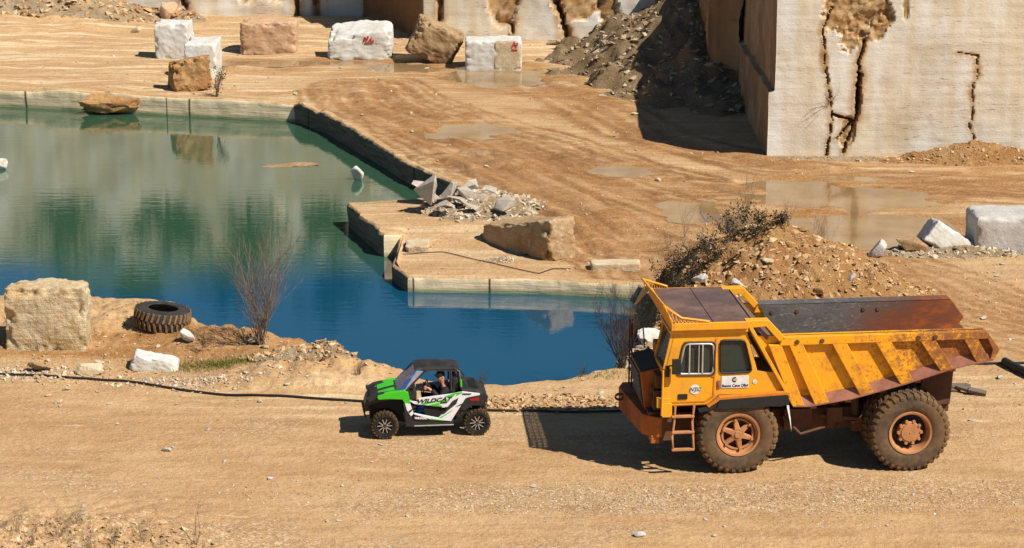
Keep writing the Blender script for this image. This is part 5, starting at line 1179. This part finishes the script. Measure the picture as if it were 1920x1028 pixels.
# head: face to the left, turned a little to the camera
hd = empty('head', (hx + .0, Y0, 1.50), R(28)); hd.parent = drv
m = MB()
bm = bmesh.new(); bmesh.ops.create_uvsphere(bm, u_segments=24, v_segments=18, radius=1)
for v in bm.verts:
    x, y, z = v.co; 
    px_ = x * .105; py_ = y * .078; pz_ = z * .122
    if z < 0: px_ *= 1 - .18 * (-z) ; py_ *= 1 - .30 * (-z); px_ -= .018 * (-z)
    if x < -.6: px_ += .012 * (1 - abs(z))
    v.co = (px_, py_, pz_)
me = bpy.data.meshes.new('face'); bm.to_mesh(me); bm.free(); link('face', me, M['skin'], hd, smooth=80)
def H(name, mat, f, **k): m = MB(); f(m); return m.build(name, mat, hd, **k)
H('nose', M['skin'], lambda m: m.add([(-.090, -.014, -.030), (-.090, .014, -.030), (-.092, 0, .022), (-.122, 0, -.024)], [(0, 1, 3), (0, 3, 2), (1, 2, 3), (0, 2, 1)]), smooth=60)
H('mouth', plain('lips', (.30, .09, .07), .6), lambda m: m.tube([(-.084, -.026, -.062), (-.094, 0, -.060), (-.084, .026, -.062)], [.004, .007, .004], 6))
for sg in (-1, 1): H('ear', M['skin'], lambda m: m.tube([(.0, sg * .074, .022), (.012, sg * .086, .012), (.010, sg * .084, -.015), (0, sg * .074, -.026)], .010, 6), smooth=60)
H('sunglasses', M['shade'], lambda m: (m.prism([(-.10, .034), (-.108, .030), (-.108, .004), (-.10, -.002), (-.075, .0), (-.07, .03)], -.066, -.008), m.prism([(-.10, .034), (-.108, .030), (-.108, .004), (-.10, -.002), (-.075, .0), (-.07, .03)], .008, .066), m.box((-.112, -.01, .018), (-.098, .01, .028)), m.tube([(-.08, -.07, .026), (.0, -.083, .026)], .005, 4), m.tube([(-.08, .07, .026), (.0, .083, .026)], .005, 4)))
def f(m):
    prof = []
    n = 20; V = []
    for i, (r, z) in enumerate(((1.03, .038), (1.05, .06), (1.0, .10), (.75, .138), (.3, .152))):
        V += [(.003 + .107 * r * math.cos(2 * math.pi * k / n), .083 * r * math.sin(2 * math.pi * k / n), z) for k in range(n)]
    m.add(V, [(i * n + k, i * n + (k + 1) % n, (i + 1) * n + (k + 1) % n, (i + 1) * n + k) for i in range(4) for k in range(n)] + [tuple(range(4 * n, 5 * n)), tuple(range(n))[::-1]])
    m.hexa([(-.15, -.05, .044), (-.09, -.07, .040), (-.09, .07, .040), (-.15, .05, .044), (-.15, -.05, .050), (-.09, -.07, .056), (-.09, .07, .056), (-.15, .05, .050)])
H('cap', M['cap'], f, smooth=50)
H('hair', plain('dark_hair', (.02, .014, .01), .8), lambda m: m.hexa([(.0, -.078, -.02), (.085, -.05, -.05), (.085, .05, -.05), (.0, .078, -.02), (-.01, -.082, .045), (.10, -.06, .045), (.10, .06, .045), (-.01, .082, .045)]), bevel=.015)

# ---------------- old tyre on the bank ----------------
p = gp(296, 622)
t_ = empty('old_tyre', (p.x, p.y + .65, p.z - .04), label='large worn truck tyre lying flat on the bank by the lake', cat='tyre')
t_.rotation_euler = (R(2), R(7), .4); t_.scale = (1, 1, .82)
Mx = Matrix.Rotation(R(90), 4, 'X')
m = MB(); m.lathe([(.40, -.30), (.42, -.33), (.58, -.34), (.70, -.30), (.745, -.24), (.75, 0), (.745, .24), (.70, .30), (.58, .34), (.42, .33), (.40, .30), (.46, .2), (.60, .12), (.62, 0), (.60, -.12), (.46, -.2)], n=64, closed=True)
m.v = [tuple(Mx @ Vector(v)) for v in m.v]; m.v = [(a, b, c + .33) for a, b, c in m.v]; m.build('casing', mat_tyre('old_tyre_rubber', (.030, .030, .032), (.075, .058, .045), .0), t_, smooth=50)
m = MB()
for i in range(30):
    for sg in (-1, 1):
        a = 2 * math.pi * (i + (.5 if sg > 0 else 0)) / 30; Rz = Matrix.Rotation(a, 4, 'Z')
        m.add([(.735, -.035 - .02, .33 + sg * .02), (.735, .035 - .02, .33 + sg * .02), (.735, .035 + .03, .33 + sg * .30), (.735, -.035 + .03, .33 + sg * .30), (.785, -.03 - .02, .33 + sg * .02), (.785, .03 - .02, .33 + sg * .02), (.765, .03 + .03, .33 + sg * .29), (.765, -.03 + .03, .33 + sg * .29)], [(0, 3, 2, 1), (4, 5, 6, 7), (0, 1, 5, 4), (1, 2, 6, 5), (2, 3, 7, 6), (3, 0, 4, 7)], 0, Rz)
m.build('tread', mat_tyre('old_tyre_tread', (.11, .065, .032), (.26, .15, .07), .2), t_)
# ---------------- hoses and scrap ----------------
def hose(name, label, pts, r, mat, cat='hose'):
    P = []
    for i in range(len(pts) - 1):
        for k in range(8):
            t = k / 8; P.append((pts[i][0] * (1 - t) + pts[i + 1][0] * t, pts[i][1] * (1 - t) + pts[i + 1][1] * t))
    P.append(pts[-1]); Q = [at(*q) for q in P]; X = np.array([q.x for q in Q]); Y = np.array([q.y for q in Q])
    if len(X) > 6: Y[1:-1] = (Y[:-2] + Y[1:-1] + Y[2:]) / 3; 
    Z = height(X, Y) + r + .012; Z[1:-1] = np.maximum(Z[1:-1], (Z[:-2] + Z[2:]) / 2)
    m = MB(); m.tube(list(zip(X, Y, Z)), r, 8); return m.build(name, mat, smooth=60, label=label, cat=cat)
hose('hose', 'long black hose lying across the track behind the buggy and truck', [(-60, 705), (100, 711), (230, 716), (310, 727), (420, 739), (560, 748), (690, 757), (800, 766), (930, 771), (1060, 776), (1200, 772), (1300, 776)], .028, M['black'])
hose('hose', 'thin dark hose lying on the low bench before the big tan block', [(745, 462), (830, 455), (880, 468), (960, 486), (1010, 497), (1035, 487), (1070, 487)], .014, M['black'])
hose('pipe', 'black pipe reaching in from the right edge behind the truck bed', [(1830, 683), (1870, 682), (1960, 682)], .03, M['black'], 'pipe')
hose('pipe', 'short thick black pipe slanting out of the right edge', [(1883, 684), (1905, 696), (1960, 722)], .11, M['black'], 'pipe')
p = gp(1815, 738); root = empty('scrap_wood', (p.x, p.y, p.z), label='dark broken boards on the ground right of the rear wheel', cat='scrap wood')
for i, (x, y, z, l, a) in enumerate(((-.2, .3, .12, .7, .5), (.0, .0, .10, .6, -.6), (.2, -.15, .1, .45, -.3), (-.35, .15, .06, .35, .1))):
    m = MB(); m.box((-l / 2, -.09, -.04), (l / 2, .09, .04)); o = m.build('board', plain('weathered_board', (.16, .12, .09), .9), root, bevel=.01); o.location = (x, y, z); o.rotation_euler = (.1 * i, .15, a)
# ---------------- plants ----------------
M['twig'] = plain('bare_twig', (.24, .17, .12), .9, 0, .2, .3); M['twig_dk'] = plain('dark_twig', (.075, .055, .038), .9); M['leaf_dk'] = plain('dark_scrub_leaf', (.045, .042, .024), .8, 0, .2, .4); M['twig_br'] = plain('brown_twig', (.13, .095, .065), .9); M['grass'] = plain('dry_green_grass', (.16, .17, .03), .9, 0, .2, .3, 3); M['leafg'] = plain('green_weed', (.05, .11, .02), .8)
M['pine'] = plain('evergreen_leaf', (.030, .055, .018), .85, 0, .2, .4, 2)
def twigs(m, base, h, n, spread, r0, depth=3, seed=0, lean=(0, 0), curve=.35, kids=3):
    rd = random.Random(seed)
    def grow(p, d, L, r, lv):
        P = [p]; q = Vector(p); dd = Vector(d); k = 4
        for i in range(k):
            dd = (dd + Vector((rd.gauss(0, .10), rd.gauss(0, .10), curve * .12))).normalized(); q = q + dd * L / k; P.append(q.copy())
        m.tube(P, [r * (1 - .75 * i / k) for i in range(k + 1)], 4 if lv == 0 else 3, cap=False)
        if lv < depth - 1:
            for j in range(kids):
                i = rd.randint(1, k - 0); e = (dd + Vector((rd.gauss(0, .38), rd.gauss(0, .38), rd.uniform(-.05, .35)))).normalized(); grow(P[i], e, L * rd.uniform(.4, .65), r * .55, lv + 1)
    for i in range(n):
        a = rd.uniform(0, 6.283); s = spread * rd.uniform(.1, 1) ** .7
        grow(Vector(base) + Vector((rd.gauss(0, .04), rd.gauss(0, .04), 0)), Vector((math.cos(a) * s + lean[0], math.sin(a) * s + lean[1], 1)).normalized(), h * rd.uniform(.55, .85), r0 * rd.uniform(.6, 1), 0)
def leaves(name, pts, size, mat, parent, seed=0, kind='stuff', flat=False):
    r = np.random.default_rng(seed); P = np.asarray(pts); n = len(P); a = r.normal(size=(n, 3)); a /= np.linalg.norm(a, axis=1)[:, None]; b = np.cross(a, r.normal(size=(n, 3))); b /= np.linalg.norm(b, axis=1)[:, None]
    s = (size * r.uniform(.5, 1.2, n))[:, None]; V = np.stack([P - a * s, P + b * s * .5, P + a * s, P - b * s * .5], 1).reshape(-1, 3)
    return link(name, npmesh(name, V, np.arange(4 * n).reshape(-1, 4)), mat, parent, kind=kind)
def shrub(px, py, h, n, spread, r0, label, seed, mat='twig', lv=0, z=None, group=None, depth=3, cat='shrub', kids=3, dy=0):
    p = gp(px, py) if z is None else at(px, py, z); root = empty('bare_shrub' if not lv else 'scrub_bush', (p.x, p.y + dy, p.z - .02), label=label, cat=cat, group=group)
    m = MB(); twigs(m, (0, 0, 0), h, n, spread, r0, depth, seed, kids=kids); o = m.build('branches', M[mat], root)
    if lv:
        pts = np.array(m.v); r = np.random.default_rng(seed); k = r.integers(0, len(pts), lv); P = pts[k] + r.normal(0, h * .07, (lv, 3)); P[:, 2] = np.abs(P[:, 2]); leaves('foliage', P, .045, M['leaf_dk'], root, seed)
    return root
shrub(490, 643, 2.7, 34, .42, .016, 'tall bare grey shrub fanning up against the blue water', 3, depth=4, kids=3)
for i, (px, py, h, lab) in enumerate(((905, 722, .45, 'low dark reeds on the shore just right of the buggy'), (935, 721, .5, 'second low reed tuft right of the buggy, nearer the truck'), (1035, 712, .35, 'small faint weed tuft on the shore midway to the truck'), (1090, 706, .4, 'weed tuft on the shore left of the dark bush'),
                                  (383, 650, .5, 'small dark bush on the bank right of the tyre'), (575, 690, .4, 'low brown bush on the stony mound'), (672, 700, .3, 'low dark bush just left of the buggy'), (620, 640, .6, 'thin weed stalks at the point of the left bank'))):
    shrub(px, py, h, 16, .5, .006, lab, 40 + i, 'twig_dk', depth=2)
shrub(1168, 690, 1.9, 30, .55, .014, 'dark bare bush on the shore in front of the truck bonnet', 60, 'twig_dk', depth=3, kids=4)
shrub(405, 181, 1.3, 12, .5, .012, 'twiggy bush with dark leaves on the far bank edge below the orange rock', 62, 'twig_dk', lv=220, depth=3)
HP = [(1395, 418, .75), (1360, 440, .6), (1425, 420, .45), (1325, 468, .55), (1375, 452, .7), (1300, 495, .7), (1270, 512, .7), (1340, 490, .6), (1462, 425, .5), (1245, 530, .7), (1300, 525, .6), (1415, 445, .6), (1275, 545, .5)]
for i, (px, py, h) in enumerate(HP):
    # on the left shoulder of the heap: find its surface
    best = None
    for Yd in np.arange(56.8, 65, .1):
        z = zat(px, py, Yd); x = xat(px, py, Yd)
        if float(OZ(np.array([x - OC[0]]), np.array([Yd - OC[1]]))[0]) + OC[2] >= z: best = (x, Yd, z); break
    if best is None: best = (xat(px, py, 61.5), 61.5, zat(px, py, 61.5))
    root = empty('scrub_bush', best, label='dark scrub bush on the left shoulder of the orange heap' if i else 'tallest dark scrub bush on the top of the orange heap', cat='bush', group='dark scrub on the orange heap')
    m = MB(); twigs(m, (0, 0, 0), h, 12, .9, .010, 3, 70 + i, kids=3); m.build('branches', M['twig_br'], root)
    pts = np.array(m.v); r = np.random.default_rng(i); k = r.integers(0, len(pts), 260); P = pts[k] * np.array([1, 1, .75]) + r.normal(0, .06, (260, 3)); leaves('foliage', P, .04, M['leaf_dk'], root, i)
for i, (px, py, h) in enumerate(((1480, 430, 1.0), (1530, 455, 1.2), (1552, 470, 1.3), (1285, 445, 1.2), (1250, 470, 1.0), (1400, 398, 1.6))):
    shrub(px, py, h, 8, .35, .006, ('thin bare stems standing against the orange heap, nearly leafless'), 90 + i, 'twig', group='bare stems round the orange heap', depth=3, z=1.2 if 1300 < px < 1500 else None, dy=0)
shrub(1553, 205, .8, 7, 1.0, .010, 'dry twig growing from the crack of the right wall', 99, 'twig_dk', depth=3, z=1.9)
for o in [o for o in col.objects if o.get('label', '').startswith('dry twig growing')]: o.location = (xat(1555, 195, YW), YW - .03, zat(1555, 195, YW)); o.rotation_euler = (R(50), 0, 0)
shrub(362, 1022, .75, 5, .28, .010, 'bare forked twig standing at the bottom edge of the track', 101, 'twig_dk', depth=3, kids=2)
for i, (px, py, h) in enumerate(((60, 1020, .5), (110, 1010, .6), (170, 1028, .45), (145, 990, .5), (215, 1022, .4), (30, 1000, .45), (265, 1015, .35))):
    shrub(px, py, h, 12, .6, .005, 'dry weed stalks in the rubble at the bottom left corner', 110 + i, 'twig', group='dry weeds in the bottom left rubble', depth=3)
for i, (px, py, w_) in enumerate(((70, 655, 0), (130, 650, 0))):
    shrub(px, py + 3, .45, 10, .5, .005, ('dry stalks before the big pitted block, %s of two') % ('left' if i == 0 else 'right'), 130 + i, 'twig', depth=2)
def gx(n, f, size, mat, label, seed, cat='grass', tilt=.25):
    x, y = f(n); sdv = lake_sd(x, y); k = sdv < -.05; x, y = x[k], y[k]; z = height(x, y, sdv[k]); r = np.random.default_rng(seed); n = len(x)
    h = r.uniform(.5, 1.2, n) * size; a = r.uniform(0, 6.28, n); w_ = .006 + size * .03; dx, dy = np.cos(a) * w_, np.sin(a) * w_; tx, ty = r.normal(0, tilt, n) * h, r.normal(0, tilt, n) * h
    V = np.stack([np.stack([x - dx, y - dy, z - .01], 1), np.stack([x + dx, y + dy, z - .01], 1), np.stack([x + tx, y + ty, z + h], 1)], 1).reshape(-1, 3)
    return link('grass', npmesh('grass', V, np.arange(3 * n).reshape(-1, 3)), mat, label=label, cat=cat, kind='stuff')
c1 = at(410, 688); gx(2600, lambda n: (rng.normal(c1.x, .95, n), rng.normal(c1.y, .22, n)), .09, M['grass'], 'strip of green grass beside the flat rock on the bank', 1)
c2 = at(1150, 700); gx(1200, lambda n: (rng.uniform(c2.x - 3.6, c2.x + .6, n), rng.uniform(c2.y - .6, c2.y + .8, n)), .10, M['grass'], 'thin grass along the shore in front of the truck', 2)
c3 = at(300, 670); gx(1800, lambda n: (rng.normal(c3.x, 3.2, n), rng.normal(c3.y, .8, n)), .07, plain('dry_straw', (.33, .20, .08), .9), 'dry straw over the left bank', 3)
c4 = at(560, 680); gx(700, lambda n: (rng.normal(c4.x, .6, n), rng.normal(c4.y - .4, .12, n)), .09, M['leafg'], 'dark green weeds at the foot of the stony mound', 4)
c5 = at(830, 73); gx(250, lambda n: (rng.normal(c5.x, .35, n), rng.normal(c5.y - .3, .15, n)), .25, M['leafg'], 'green weeds at the foot of the middle back wall', 5, tilt=.5)
c6 = at(135, 8); gx(250, lambda n: (rng.normal(c6.x, .4, n), rng.normal(c6.y, .3, n)), .3, M['leafg'], 'green weed clump on the far left slope', 6, tilt=.5)
# trees on the upper benches: above the frame, mirrored in the lake
TT = [(-25, 124, 8.4, 5.5), (-19.5, 123, 8.4, 4.4), (-15.0, 123.6, 8.4, 6.2), (-10.5, 123, 8.4, 3.6), (-2.5, 114, 7, 4.2), (1.5, 115, 7, 3.2), (-23, 131, 14.5, 4.5), (-17, 131.5, 14.5, 3.6), (-11, 133, 14.5, 5), (-6, 132.5, 14.5, 4.2), (-1, 133, 14.5, 5), (5, 131, 14.5, 4)]
for i, (x, y, z, h) in enumerate(TT):
    root = empty('evergreen_tree', (x, y, z - .1), label='dark evergreen tree on the benches above the back wall, mirrored in the lake', cat='tree', group='trees above the back wall')
    m = MB(); m.tube([(0, 0, 0), (.1, 0, h * .4), (0, .1, h * .8)], [.2, .13, .05], 8)
    r = np.random.default_rng(200 + i)
    for k in range(9): a = r.uniform(0, 6.28); zz = r.uniform(.3, .75) * h; m.tube([(.05, 0, zz), (math.cos(a) * h * .22, math.sin(a) * h * .22, zz + h * .12)], [.06, .02], 5)
    m.build('trunk', M['twig_dk'], root)
    cs = r.normal(0, 1, (34, 3)) * np.array([h * .19, h * .19, h * .17]) + np.array([0, 0, h * .62]); k = r.integers(0, 34, 3600); P = cs[k] + r.normal(0, h * .065, (3600, 3)); leaves('crown', P, .14, M['pine'], root, i)
